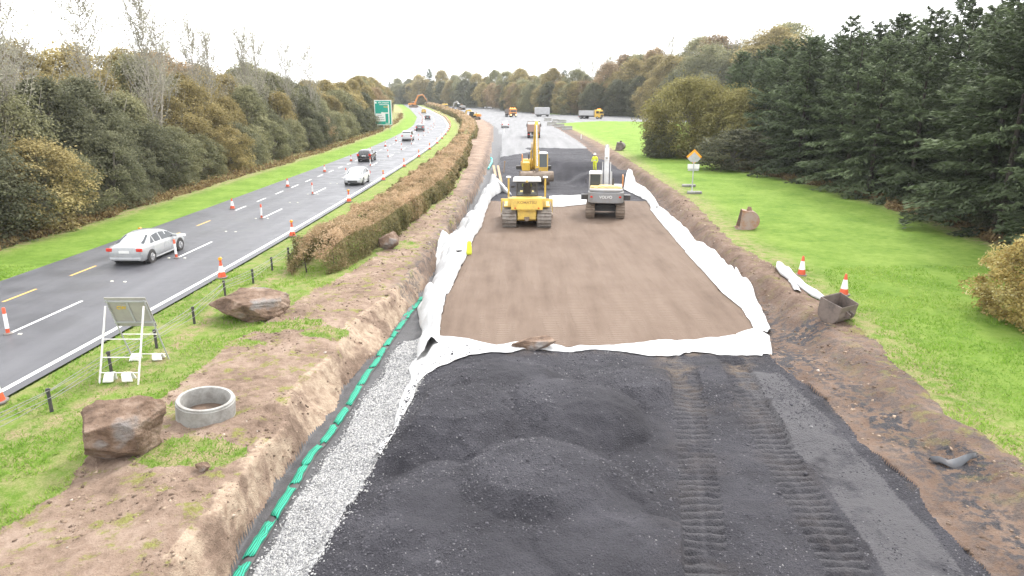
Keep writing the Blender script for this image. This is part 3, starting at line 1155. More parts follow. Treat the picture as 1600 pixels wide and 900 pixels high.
    # bare white stems seen inside the wood
    for i, (u, v, yy, h, lb) in enumerate([(258, 215, 69, 11.0, "multi stemmed bare white trunk inside the roadside wood"), (112, 210, 53, 8.6, "single leaning pale trunk inside the roadside wood"), (208, 195, 62, 8.0, "short crooked white trunk inside the roadside wood")]):
        zc = yy * CP + CAM_H * SP
        x = (u - 800) / FPX * zc
        r = thing("bare_tree", lb, "tree", (x, yy, 0), 0.0)
        rg = np.random.default_rng(900 + i)
        limbs = []
        for k in range((4, 1, 1)[i]):
            th = rg.uniform(0, 6.28)
            pts = [(0.1 * k, 0, -0.2)]
            for q in range(1, 7):
                t = q / 6
                kick = 0.35 if i == 2 else 0.12
                pts.append((math.cos(th) * t * (1.1 if i == 0 else .5) + rg.normal(0, kick), math.sin(th) * t * .7 + rg.normal(0, 0.1), h * t))
            limbs.append((pts, 0.085, 0.02))
            for q in range(5):
                p = pts[rg.integers(3, 6)]
                limbs.append(([p, (p[0] + rg.normal(0, .5), p[1] + rg.normal(0, .4), p[2] + rg.uniform(.6, 1.4))], 0.03, 0.01))
        wb = paint("white_bark", (0.40, 0.36, 0.30), 0.8)
        link("trunk", tapered_limbs("trunk", limbs[::6], wb), r)
        link("branch", tapered_limbs("branch", [l for q, l in enumerate(limbs) if q % 6], wb, 5), r)

    # conifer plantation on the right
    cands = []
    for y, x0 in zip(np.arange(27, 118, 4.6), np.interp(np.arange(27, 118, 4.6), [20, 37, 54, 66, 75, 84, 95, 120], [28.6, 29.2, 31.6, 31.6, 30.6, 31.6, 33, 36])):
        for rrow in range(4):
            cands.append((x0 + rrow * 5.0 + rng.uniform(-1, 1), y + rng.uniform(-1.2, 1.2), rrow))
    for x, y, rrow in cands:
        if x > 0.76 * y + 12:
            continue
        cr, tr = CON[rng.integers(4)]
        s = rng.uniform(0.86, 1.08) * (1.0 if rrow else 0.93) * (1.06 if y < 80 else 0.98)
        where = "at the front edge of the plantation, limbs to the grass" if rrow == 0 else "standing behind the front row of the plantation"
        plant("conifer_tree", cr, tr, "dark " + ("drooping " if rrow == 0 else "") + "conifer " + where, "tree", "front row conifers" if rrow == 0 else "rear row conifers", (x, y, 0), rng.uniform(0, 6.28), (s * 1.05, s * 1.05, s))
    # low shrubs at the conifers' feet
    for i, (u, v, s, nm, lb) in enumerate([(1455, 330, 0.62, "brown", "low russet shrub under the dark conifers"), (1385, 300, 0.5, "gold", "small yellowing sapling among the dark conifers"), (1545, 372, 0.7, "dark", "dark bramble mound under the nearest conifers"),
                                           (1500, 345, 0.42, "olive", "olive bramble under the dark conifers")]):
        p = on(u, v)
        cr, tr = broadleaf(700 + i, 5.0, 2.4, 70, 90, 0.15, "bushy", L[nm], bark, 0.0)
        plant("edge_shrub", cr, tr, lb, "shrub", None, p + Vector((0.8, 0.8, 0)), i, (s * .9, s * .9, s * (1.1 if nm == "gold" else 0.62)))
    # golden tree in front of the conifers
    big = broadleaf(720, 8.5, 6.0, 380, 170, 0.23, "bushy", L["gold"], bark, 0.0, 0.19)
    p = on(1088, 250)
    plant("golden_tree", big[0], big[1], "broad golden yellow tree at the corner of the plantation", "tree", None, (p.x + 0.6, p.y + 5, 0), 0.4, (1.0, 1.0, 1.10))
    p = on(1150, 256)
    plant("golden_tree", big[0], big[1], "yellow green tree merging the golden one into the dark conifers", "tree", None, (p.x + 1.5, p.y + 6, 0), 2.6, (0.95, 0.95, 0.95))
    sm = broadleaf(721, 5.2, 2.7, 150, 110, 0.2, "bushy", L["dark"], bark, 0.0, 0.22)
    p = on(1022, 248)
    plant("dark_shrub", sm[0], sm[1], "dark green shrub at the foot of the golden tree", "shrub", None, (p.x + 1.2, p.y + 2.0, 0), 0.4, (1.0, 1.0, 0.85))
    p = on(1150, 272)
    plant("dark_shrub", sm[0], sm[1], "low dark shrub between the golden tree and the conifers", "shrub", None, (p.x + 1.2, p.y + 4.0, 0), 2.4, (1.5, 1.3, 0.8))
    # autumn bush cut by the right edge
    bs = broadleaf(730, 3.2, 2.1, 260, 150, 0.10, "bushy", L["bush"], bark, 0.0, 0.16)
    p = G(1601, 520, 0)
    plant("autumn_bush", bs[0], bs[1], "speckled yellow and red bush cut off by the picture's edge", "bush", None, (p.x + 1.05, p.y + 1.2, 0), 1.0, (0.95, 1.0, 0.98))

    # far wood closing the view: rows of trees by pixel column
    def far_row(cols, y_of, h_of, spacing, names, wts, lab, group, wide=1.0):
        u = cols[0]
        while u < cols[1]:
            yy = y_of(u) + rng.uniform(-8, 8)
            zc = yy * CP + CAM_H * SP
            x = (u - 800) / FPX * zc
            nm = names[rng.choice(len(names), p=wts)]
            h = h_of(u) * rng.uniform(0.86, 1.1)
            if nm == "needle":
                cr, tr = CON[rng.integers(4)]
                plant("conifer_tree", cr, tr, "dark pointed conifer " + lab, "tree", "conifers " + group, (x, yy, 0), rng.uniform(0, 6.28), (h / 15, h / 15, h / 15 * 1.05))
            elif nm == "poplar":
                cr, tr = POP[rng.integers(4)]
                plant("poplar_tree", cr, tr, "thin pale poplar " + lab, "tree", "poplars " + group, (x, yy, 0), rng.uniform(0, 6.28), (h / 16 * 1.4, h / 16 * 1.4, h / 16 * 1.1))
            else:
                cr, tr = B[nm][rng.integers(3)]
                w = h / 10 * rng.uniform(0.9, 1.15) * wide
                plant(kindname[nm], cr, tr, look[nm] + " " + lab, "tree", nm + " trees " + group, (x, yy, -0.3), rng.uniform(0, 6.28), (w, w, h / 10))
            u += spacing * rng.uniform(0.75, 1.25)

    base = np.array([[600, 560], [640, 540], [700, 470], [760, 400], [800, 345], [850, 305], [900, 285], [950, 272], [1000, 262], [1050, 240], [1120, 225], [1200, 210], [1300, 200]], float)
    top = np.array([[600, 128], [640, 116], [660, 109], [700, 113], [750, 115], [800, 106], [830, 108], [870, 112], [920, 112], [960, 108], [1000, 100], [1040, 92], [1080, 90], [1120, 80], [1160, 68], [1200, 62], [1300, 50]], float)

    def yb(u):
        return float(np.interp(u, base[:, 0], base[:, 1]))

    def ht(u, y):
        zc = y * CP + CAM_H * SP
        return CAM_H + (145 - float(np.interp(u, top[:, 0], top[:, 1]))) * zc * CP / FPX
    far_row((606, 960), lambda u: yb(u) + 5, lambda u: 0.70 * ht(u, yb(u)), 13, ("olive", "grey", "brown", "dark"), [0.25, 0.3, 0.15, 0.3], "at the front of the far wood across the road's end", "fronting the far wood", 1.1)
    far_row((610, 960), lambda u: yb(u) + 22, lambda u: 0.94 * ht(u, yb(u) + 22), 16, ("olive", "grey", "brown", "needle"), [0.3, 0.4, 0.14, 0.16], "at the back of the far wood across the road's end", "backing the far wood")
    far_row((800, 1190), lambda u: yb(u) + 4, lambda u: 0.72 * ht(u, yb(u)), 17, ("olive", "grey", "dark"), [0.3, 0.25, 0.45], "behind the yellow tipper lorry, at the front", "behind the yellow lorry", 1.15)
    far_row((950, 1200), lambda u: yb(u) + 16, lambda u: 1.0 * ht(u, yb(u) + 16), 19, ("olive", "grey", "brown", "dark"), [0.3, 0.25, 0.1, 0.35], "behind the yellow tipper lorry, in the middle row", "in the wood behind the lorry", 1.1)
    far_row((950, 1230), lambda u: yb(u) + 32, lambda u: 1.16 * ht(u, yb(u) + 32), 21, ("olive", "grey", "brown", "poplar"), [0.25, 0.35, 0.2, 0.2], "behind the yellow tipper lorry, at the skyline", "on the skyline behind the lorry")
    for u, lb in ((905, "faint far skyline poplar, nearest of three to the grey trailer"), (925, "faint far skyline poplar, middle one of three"), (948, "faint far skyline poplar, nearest of three to the golden tree")):
        yy = 330.0
        zc = yy * CP + CAM_H * SP
        cr, tr = POP[u % 4]
        plant("poplar_tree", cr, tr, lb, "tree", None, ((u - 800) / FPX * zc, yy, 0), 1.0, (1.5, 1.5, 1.45))

    # median hedges
    def hedge(label, yl, xl, xr, hgt, n, seed, sub=0.12):
        rg = np.random.default_rng(seed)
        r = thing("hedge", label, "hedge", (0, 0, 0))
        y0, y1 = yl
        q = rg.uniform(size=n)
        near = y0 * (y1 / y0) ** q                         # more leaves where the hedge is near
        wv = 1 + fbm(near, near * 0 + seed, 7.0, 3, seed) * 0.20
        a, b = xl(near), xr(near)
        cx, hw = (a + b) / 2, (b - a) / 2 * wv
        hh = hgt * (1 + fbm(near, near * 0 + 5.0, 5.0, 3, seed + 3) * 0.22)
        th = rg.uniform(-0.12, 1.12, n) * PI
        sq = 0.55
        px = np.sign(np.cos(th)) * np.abs(np.cos(th)) ** sq
        pz = np.abs(np.sin(th)) ** sq
        pz = np.where((th < 0) | (th > PI), rg.uniform(0, 0.4, n), pz)
        depth = 1 - np.abs(rg.normal(0, 0.10, n)) + rg.uniform(-0.03, 0.07, n)
        lump = fbm(near * 1.0 + px * 2, pz * 2 + px * 3, 1.2, 4, seed + 7) * 0.55
        endf = sstep(0, 1.6, near - y0) * 0.35 + 0.65
        P = np.stack([cx + hw * px * (depth + lump) * endf, near + rg.normal(0, 0.15, n), np.maximum(0.06, hh * pz * (depth + lump * .6) * endf)], -1)
        nrm = np.stack([px, rg.normal(0, .3, n), pz], -1) + rg.normal(0, 0.6, (n, 3))
        size = np.maximum(0.088, near * 0.0027) * rg.uniform(0.6, 1.4, n)
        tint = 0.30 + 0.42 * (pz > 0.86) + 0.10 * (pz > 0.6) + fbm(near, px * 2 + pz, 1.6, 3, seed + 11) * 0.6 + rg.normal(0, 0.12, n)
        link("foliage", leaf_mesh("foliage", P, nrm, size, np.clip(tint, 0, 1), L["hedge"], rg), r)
        lm = []
        y = y0 + 0.5
        while y < y1:
            c = float((xl(np.array([y])) + xr(np.array([y])))[0] / 2)
            xx = c + rg.uniform(-0.6, 0.6)
            lm = [([(xx, y, -0.1), (xx + rg.normal(0, .15), y + rg.normal(0, .15), hgt * 0.75)], 0.04, 0.012)]
            link("stem", tapered_limbs("stem", lm, dbark, 5), r)
            y += 0.7 + y * 0.025
        return r

    hl = line([(452, 432), (700, 232)], 0)
    hl2 = lambda y: np.interp(y, [30, 36, 50, 70, 95, 125], [-11.2, -10.7, -9.5, -9.2, -9.0, -9.3])
    hr2 = lambda y: np.interp(y, [30, 34, 44, 60, 82, 110, 125], [-8.5, -8.0, -6.8, -5.6, -5.6, -6.6, -7.2])
    hedge("long low trimmed hedge of russet and green leaves along the median", (32.2, 122), hl2, hr2, 1.55, 170000, 5)
    hedge("smaller far hedge on the median past the end of the long hedge", (132, 232), lambda y: RR(y) + 3.2 + 0 * y, lambda y: RR(y) + 6.6, 1.7, 12000, 6)
    hedge("most distant hedge on the median by the bend of the road", (246, 330), lambda y: RR(y) + 3.2, lambda y: RR(y) + 7, 1.9, 6000, 7)
    hedge("far dark hedge at the vanishing end of the road", (345, 470), lambda y: RR(y) + 3.2, lambda y: RR(y) + 7, 2.2, 6000, 8)
    build_dry_edge(L)


def build_dry_edge(L):
    """straw and bracken along the foot of the woods, and grass blades on the near verges: uncountable"""
    rg = np.random.default_rng(77)
    P, N, S, T = [], [], [], []
    n = 26000
    y = 24 * (300 / 24) ** rg.uniform(size=n // 2)
    x = RL(y) - 5.4 - np.abs(rg.normal(0, 0.9, n // 2)) + fbm(y, y * 0, 4, 3, 4) * 1.0 + 0.3
    P.append(np.stack([x, y, np.abs(rg.normal(0.12, 0.2, n // 2))], -1))
    y = rg.uniform(30, 105, n // 2)
    ed = np.interp(y, [20, 37, 54, 66, 75, 84, 95], [26.6, 26.9, 28.6, 28.2, 26.4, 24.8, 23])
    x = ed + 0.9 + np.abs(rg.normal(0, 0.9, n // 2)) + fbm(y, y * 0, 4, 3, 4) * 1.6 - 0.4
    P.append(np.stack([x, y, np.abs(rg.normal(0.12, 0.18, n // 2))], -1))
    P = np.concatenate(P)
    m = mat_leaf("straw", [(0.0, (0.10, 0.06, 0.03)), (0.5, (0.22, 0.15, 0.07)), (1.0, (0.36, 0.28, 0.14))], 0.0)
    me = leaf_mesh("dry_grass", P, np.stack([rg.normal(size=len(P)), rg.normal(size=len(P)), rg.uniform(0, 1, len(P))], -1), rg.uniform(0.15, 0.45, len(P)), rg.uniform(size=len(P)), m, rg, 0.35)
    tag(link("dry_grass", me), "straw coloured dry grass and bracken along the feet of the woods", "dry grass", None, "stuff")
    # green blades
    n = 150000
    y = 12 * (34 / 12) ** rg.uniform(size=n)
    x = rg.uniform(-26, 28, n)
    ok = (np.abs(x) < 0.80 * y + 3)
    x, y = x[ok], y[ok]
    r = regions(x, y)
    pth = line([(-80, 730), (0, 690), (130, 640), (250, 560), (330, 492), (400, 448), (470, 415)], 0)
    worn = (np.abs(x - pth(y)) < 0.5) & (rg.uniform(size=len(x)) < 0.8)
    ok = (r == 0) & ((x < RL(y) - 0.1) | (x > RR(y) + 0.1)) & ~worn & (fbm(x, y, 1.2, 4, 90) > -0.12)
    x, y = x[ok], y[ok]
    z = height(x, y)
    n = len(x)
    hgt = rg.uniform(0.04, 0.11, n) * (1 + fbm(x, y, 1.5, 3, 8))
    a = rg.uniform(0, 2 * PI, n)
    w = 0.012 + 0.0007 * y
    lean = rg.normal(0, 0.07, (n, 2))
    dx, dy = np.cos(a) * w, np.sin(a) * w
    V = np.stack([np.stack([x - dx, y - dy, z - 0.02], -1), np.stack([x + dx, y + dy, z - 0.02], -1), np.stack([x + lean[:, 0], y + lean[:, 1], z + hgt], -1)], 1).reshape(-1, 3)
    F = np.arange(n * 3).reshape(n, 3)
    t = np.clip(0.5 + fbm(x, y, 2.5, 4, 99) * 0.9 + rg.normal(0, 0.16, n), 0, 1)
    m = mat_leaf("grass_blades", [(0.0, (0.13, 0.24, 0.028)), (0.5, (0.21, 0.35, 0.05)), (1.0, (0.34, 0.42, 0.11))], 0.0, 0.5)
    tag(link("grass", np_mesh("grass", V, F, [m], False, {"tint": np.repeat(t, 3)})), "short green grass blades on the near verges", "grass", None, "stuff")


# ------------------------------------------------------------------ loose stones and gravel
def scatter_stones(name, pts, size, mat, label, cat, seed, flat=0.7):
    rg = np.random.default_rng(seed)
    base = np.array([(1, 0, 0), (0, 1, 0), (-1, 0, 0), (0, -1, 0), (0, 0, 1), (0, 0, -1)], float)
    fac = np.array([(0, 1, 4), (1, 2, 4), (2, 3, 4), (3, 0, 4), (1, 0, 5), (2, 1, 5), (3, 2, 5), (0, 3, 5)])
    n = len(pts)
    b = base[None] * rg.uniform(0.6, 1.3, (n, 6, 1)) + rg.normal(0, 0.18, (n, 6, 3))
    q = unit(rg.normal(size=(n, 4)))
    w, x, y, z = q.T
    R = np.stack([np.stack([1 - 2 * (y * y + z * z), 2 * (x * y - z * w), 2 * (x * z + y * w)], -1),
                  np.stack([2 * (x * y + z * w), 1 - 2 * (x * x + z * z), 2 * (y * z - x * w)], -1),
                  np.stack([2 * (x * z - y * w), 2 * (y * z + x * w), 1 - 2 * (x * x + y * y)], -1)], -2)
    b = np.einsum("nij,nkj->nki", R, b)
    b[..., 2] *= flat
    V = (pts[:, None, :] + b * np.asarray(size).reshape(-1, 1, 1)).reshape(-1, 3)
    F = (np.arange(n)[:, None, None] * 6 + fac[None]).reshape(-1, 3)
    me = np_mesh(name, V, F, [mat], False, {"tint": np.repeat(rg.uniform(size=n), 6)})
    return tag(link(name, me), label, cat, None, "stuff")


def mat_tinted(name, stops, rough=0.85):
    m, nt, b = new_mat(name)
    nt.links.new(ramp(nt, attr(nt, "tint"), stops), b.inputs["Base Color"])
    b.inputs["Roughness"].default_value = rough
    return m


def build_stones():
    rg = np.random.default_rng(5)
    # gravel
    n = 60000
    y = 10.5 * (Y_GRAVEL / 10.5) ** rg.uniform(size=n)
    X, Z = lines_at(y)
    a, b = X[..., 5] - 0.12, X[..., 7] + 0.12
    x = a + (b - a) * rg.uniform(size=n) + rg.normal(0, 0.05, n)
    r = regions(x, y)
    ok = (r == 3) | (rg.uniform(size=n) < 0.12)
    x, y = x[ok], y[ok]
    z = height(x, y)
    g = mat_tinted("gravel_stones", [(0.0, (0.12, 0.12, 0.13)), (0.5, (0.30, 0.30, 0.30)), (1.0, (0.50, 0.49, 0.47))])
    scatter_stones("gravel", np.stack([x, y, z + 0.008], -1), rg.uniform(0.016, 0.036, len(x)) * (0.75 + y / 60), g, "pale grey drainage gravel stones filling the drain strip", "gravel", 6)
    # grit on the black stone
    n = 90000
    y = 10.2 * (34 / 10.2) ** rg.uniform(size=n)
    x = rg.uniform(-8, 12.5, n)
    r = regions(x, y)
    tm = bandmask(x, y)
    ok = (r == 4) & (fbm(x, y, 1.6, 4, 33) + rg.uniform(-0.22, 0.22, n) > -0.02) & (rg.uniform(size=n) > tm * 0.95)
    x, y = x[ok], y[ok]
    z = height(x, y)
    g = mat_tinted("black_stones", [(0.0, (0.026, 0.025, 0.031)), (0.8, (0.070, 0.067, 0.079)), (0.97, (0.14, 0.136, 0.145)), (1.0, (0.22, 0.215, 0.215))])
    x, y, z = (np.concatenate([a_, np.array([p[k] for p in SPILL])]) for k, a_ in enumerate((x, y, z)))
    s = rg.uniform(0.012, 0.032, len(x)) + (rg.uniform(size=len(x)) > 0.99) * rg.uniform(0.01, 0.045, len(x))
    scatter_stones("black_gravel", np.stack([x, y, z], -1), s * (0.7 + y / 45), g, "loose black crushed stone lying over the heaps", "stone", 7)
    # clods on the soil
    n = 34000
    y = 10.5 * (60 / 10.5) ** rg.uniform(size=n)
    x = np.where(rg.uniform(size=n) < 0.6, rg.uniform(-16, -2.5, n), rg.uniform(5, 16, n))
    r = regions(x, y)
    ok = ((r == 1) | (r == 7)) & (fbm(x, y, 1.1, 4, 63) + rg.uniform(-0.2, 0.2, n) > 0.02)
    x, y = x[ok], y[ok]
    z = height(x, y)
    g = mat_tinted("soil_clods", [(0.0, (0.085, 0.055, 0.038)), (0.7, (0.22, 0.155, 0.11)), (0.97, (0.34, 0.26, 0.19)), (1.0, (0.5, 0.45, 0.4))], 0.95)
    s = 0.014 + 0.05 * rg.uniform(size=len(x)) ** 3.5
    scatter_stones("soil_rubble", np.stack([x, y, z], -1), s * (0.8 + y / 50), g, "loose clods of brown earth over the banks", "soil", 8)
# ------------------------------------------------------------------ shared materials for objects
def mats():
    P = {}
    P["white"] = paint("white_paint", (0.58, 0.59, 0.59), 0.3, (0.42, 0.40, 0.37), 0.35, 2.0, coat=0.4)
    P["silver"] = paint("silver_paint", (0.30, 0.31, 0.32), 0.28, (0.42, 0.41, 0.39), 0.35, 2.0, coat=0.6)
    P["black_car"] = paint("black_paint", (0.015, 0.016, 0.018), 0.25, (0.06, 0.055, 0.05), 0.3, 2.0, coat=0.6)
    P["grey_car"] = paint("grey_paint", (0.10, 0.105, 0.11), 0.28, (0.12, 0.11, 0.10), 0.3, 2.0, coat=0.6)
    P["yellow"] = paint("machine_yellow", (0.66, 0.42, 0.05), 0.42, (0.33, 0.21, 0.08), 0.6, 1.4)
    P["dozer_yellow"] = paint("dozer_yellow", (0.70, 0.48, 0.085), 0.42, (0.34, 0.23, 0.09), 0.6, 1.4)
    P["pale_yellow"] = paint("faded_machine_yellow", (0.60, 0.44, 0.16), 0.5, (0.36, 0.28, 0.16), 0.6, 1.4)
    P["orange"] = paint("orange_paint", (0.60, 0.22, 0.03), 0.45, (0.3, 0.14, 0.06), 0.5, 1.5)
    P["mgrey"] = paint("machine_grey", (0.23, 0.23, 0.235), 0.45, (0.20, 0.16, 0.12), 0.55, 1.4)
    P["lgrey"] = paint("boom_grey", (0.36, 0.36, 0.36), 0.45, (0.24, 0.2, 0.16), 0.55, 1.6)
    P["dark"] = paint("dark_steel", (0.035, 0.035, 0.037), 0.55, (0.09, 0.075, 0.06), 0.5, 2.0)
    P["track"] = paint("worn_track_steel", (0.24, 0.215, 0.19), 0.5, (0.13, 0.095, 0.07), 0.8, 3.0, metal=0.3)
    P["mud"] = paint("muddy_steel", (0.22, 0.17, 0.13), 0.75, (0.12, 0.085, 0.06), 0.8, 2.5)
    P["rust"] = paint("rusty_steel", (0.25, 0.19, 0.16), 0.75, (0.24, 0.105, 0.04), 0.95, 1.6)
    P["oldsteel"] = paint("old_bucket_steel", (0.16, 0.125, 0.105), 0.7, (0.06, 0.05, 0.045), 0.8, 2.0)
    P["rubber"] = paint("tyre_rubber", (0.022, 0.022, 0.023), 0.75, (0.09, 0.08, 0.07), 0.5, 4.0)
    P["alloy"] = paint("alloy_rim", (0.42, 0.42, 0.43), 0.35, (0.15, 0.14, 0.13), 0.5, 4.0, metal=0.6)
    P["chrome"] = paint("steel_rod", (0.55, 0.55, 0.56), 0.2, (0.4, 0.4, 0.4), 0.3, 3.0, metal=0.9)
    P["red"] = paint("red_lens", (0.55, 0.03, 0.015), 0.2)
    P["amber"] = paint("amber_lens", (0.85, 0.33, 0.02), 0.25)
    P["clear"] = paint("clear_lens", (0.75, 0.76, 0.78), 0.12)
    P["beacon"] = paint("beacon_light", (1.0, 0.38, 0.05), 0.3, emit=4.0)
    P["headlit"] = paint("lit_headlamp", (1.0, 0.72, 0.35), 0.3, emit=4.0)
    P["plate"] = paint("plate_white", (0.68, 0.68, 0.66), 0.4)
    P["cone_red"] = paint("cone_orange_red", (0.62, 0.085, 0.03), 0.5, (0.35, 0.09, 0.05), 0.5, 5.0)
    P["cone_white"] = paint("reflective_white", (0.78, 0.78, 0.77), 0.4, (0.5, 0.48, 0.45), 0.45, 5.0)
    P["cone_base"] = paint("cone_base_rubber", (0.19, 0.17, 0.155), 0.85, (0.10, 0.09, 0.08), 0.6, 5.0)
    P["concrete"] = paint("concrete", (0.31, 0.305, 0.285), 0.85, (0.18, 0.165, 0.15), 0.75, 3.0, bmp=0.25)
    P["galv"] = paint("galvanised_steel", (0.44, 0.45, 0.46), 0.45, (0.3, 0.3, 0.29), 0.5, 3.0, metal=0.3)
    P["wood"] = paint("raw_timber", (0.36, 0.25, 0.15), 0.85, (0.18, 0.12, 0.08), 0.6, 4.0)
    P["hivis"] = paint("hivis_yellow", (0.70, 0.74, 0.05), 0.7, (0.42, 0.45, 0.06), 0.4, 5.0)
    P["skin"] = paint("skin", (0.45, 0.27, 0.19), 0.6)
    P["boot"] = paint("boots", (0.06, 0.045, 0.03), 0.8)
    P["helmet"] = paint("white_helmet", (0.78, 0.78, 0.78), 0.35)
    P["stripe"] = paint("silver_stripe", (0.6, 0.6, 0.6), 0.4)
    P["seat"] = paint("dark_seat", (0.03, 0.03, 0.032), 0.8)
    P["glass"] = glass()
    P["cabglass"] = glass("cab_glass", (0.05, 0.06, 0.06))
    return P


def mat_sheet():
    m, nt, b = new_mat("white_geotextile")
    p = pos(nt)
    n1 = noise_tex(nt, p, 1.6, 5, 0.6)
    n2 = noise_tex(nt, p, 9, 4, 0.6)
    nt.links.new(mix(nt, maprange(nt, math_node(nt, "ADD", math_node(nt, "MULTIPLY", n1, 0.6), math_node(nt, "MULTIPLY", n2, 0.4)), 0.52, 0.70, 0, 0.75), (0.47, 0.47, 0.47), (0.34, 0.30, 0.26)), b.inputs["Base Color"])
    b.inputs["Roughness"].default_value = 0.75
    b.inputs["Specular IOR Level"].default_value = 0.25
    bump(nt, b, math_node(nt, "ADD", n1, math_node(nt, "MULTIPLY", n2, 0.4)), 0.5, 0.08)
    return m


# ------------------------------------------------------------------ cars
CAR = {
    # y, z bottom, z belt, z top, half widths: bottom, belt, top
    "saloon": [(-2.32, .40, .66, .72, .60, .70, .60), (-2.27, .28, .86, .94, .76, .82, .72), (-2.10, .22, .93, 1.04, .83, .86, .74), (-1.72, .20, .96, 1.07, .87, .885, .74),
               (-1.30, .19, .96, 1.27, .88, .89, .64), (-0.95, .18, .955, 1.41, .88, .89, .60), (-0.30, .18, .945, 1.475, .88, .89, .60), (0.30, .18, .93, 1.46, .88, .89, .60), (0.62, .18, .92, 1.36, .88, .89, .62),
               (1.22, .18, .90, 1.00, .87, .88, .72), (1.70, .20, .83, .93, .86, .87, .66), (2.05, .23, .73, .83, .81, .83, .62), (2.24, .28, .63, .72, .74, .77, .58), (2.32, .38, .56, .60, .62, .68, .52)],
    "hatch": [(-1.95, .42, .66, .72, .60, .70, .60), (-1.92, .28, .88, .96, .74, .80, .70), (-1.82, .22, .96, 1.05, .81, .84, .72), (-1.58, .20, .97, 1.36, .83, .85, .60),
              (-1.30, .18, .965, 1.45, .84, .855, .585), (-0.5, .18, .95, 1.49, .84, .855, .585), (0.25, .18, .94, 1.46, .84, .855, .585), (0.5, .18, .93, 1.38, .84, .855, .60),
              (1.15, .18, .91, 1.00, .83, .85, .70), (1.52, .20, .84, .93, .82, .84, .64), (1.80, .23, .74, .83, .77, .80, .60), (1.95, .28, .63, .72, .70, .74, .55), (2.02, .38, .56, .60, .60, .66, .5)],
    "van": [(-2.2, .42, .66, .9, .68, .76, .70), (-2.18, .28, 1.0, 1.1, .80, .85, .80), (-2.12, .24, 1.02, 1.55, .85, .88, .76), (-2.02, .20, 1.02, 1.74, .86, .89, .70),
            (-1.3, .18, 1.02, 1.80, .86, .89, .69), (-0.4, .18, 1.01, 1.82, .86, .89, .69), (0.45, .18, 1.0, 1.78, .86, .89, .69), (0.72, .18, 1.0, 1.66, .86, .89, .70),
            (1.35, .18, .98, 1.10, .86, .88, .74), (1.75, .20, .90, 1.0, .85, .87, .7), (2.05, .23, .76, .88, .80, .84, .66), (2.2, .28, .66, .76, .74, .78, .6), (2.26, .38, .58, .64, .64, .7, .55)],
}
CAB_IX = {"saloon": (3, 5, 8, 9), "hatch": (2, 4, 7, 8), "van": (2, 3, 7, 8)}


def pane(mb, q, inset, off):
    q = [Vector(p) for p in q]
    c = sum(q, Vector()) / len(q)
    n = (q[1] - q[0]).cross(q[-1] - q[0])
    if n.length < 1e-5:
        n = (q[2] - q[1]).cross(q[0] - q[1])
    n.normalize()
    if n.dot(c - Vector((0, 0, 0.6))) < 0:
        n = -n
    a = []
    for p in q:
        d = (c - p)
        a.append(p + d * min(0.4, inset / max(d.length, 1e-3)) + n * off)
    b = [p - n * 0.012 for p in a]
    k = len(a)
    fs = [tuple(range(k)), tuple(reversed(range(k, 2 * k)))] + [(i, (i + 1) % k, k + (i + 1) % k, k + i) for i in range(k)]
    mb.add(a + b, fs)


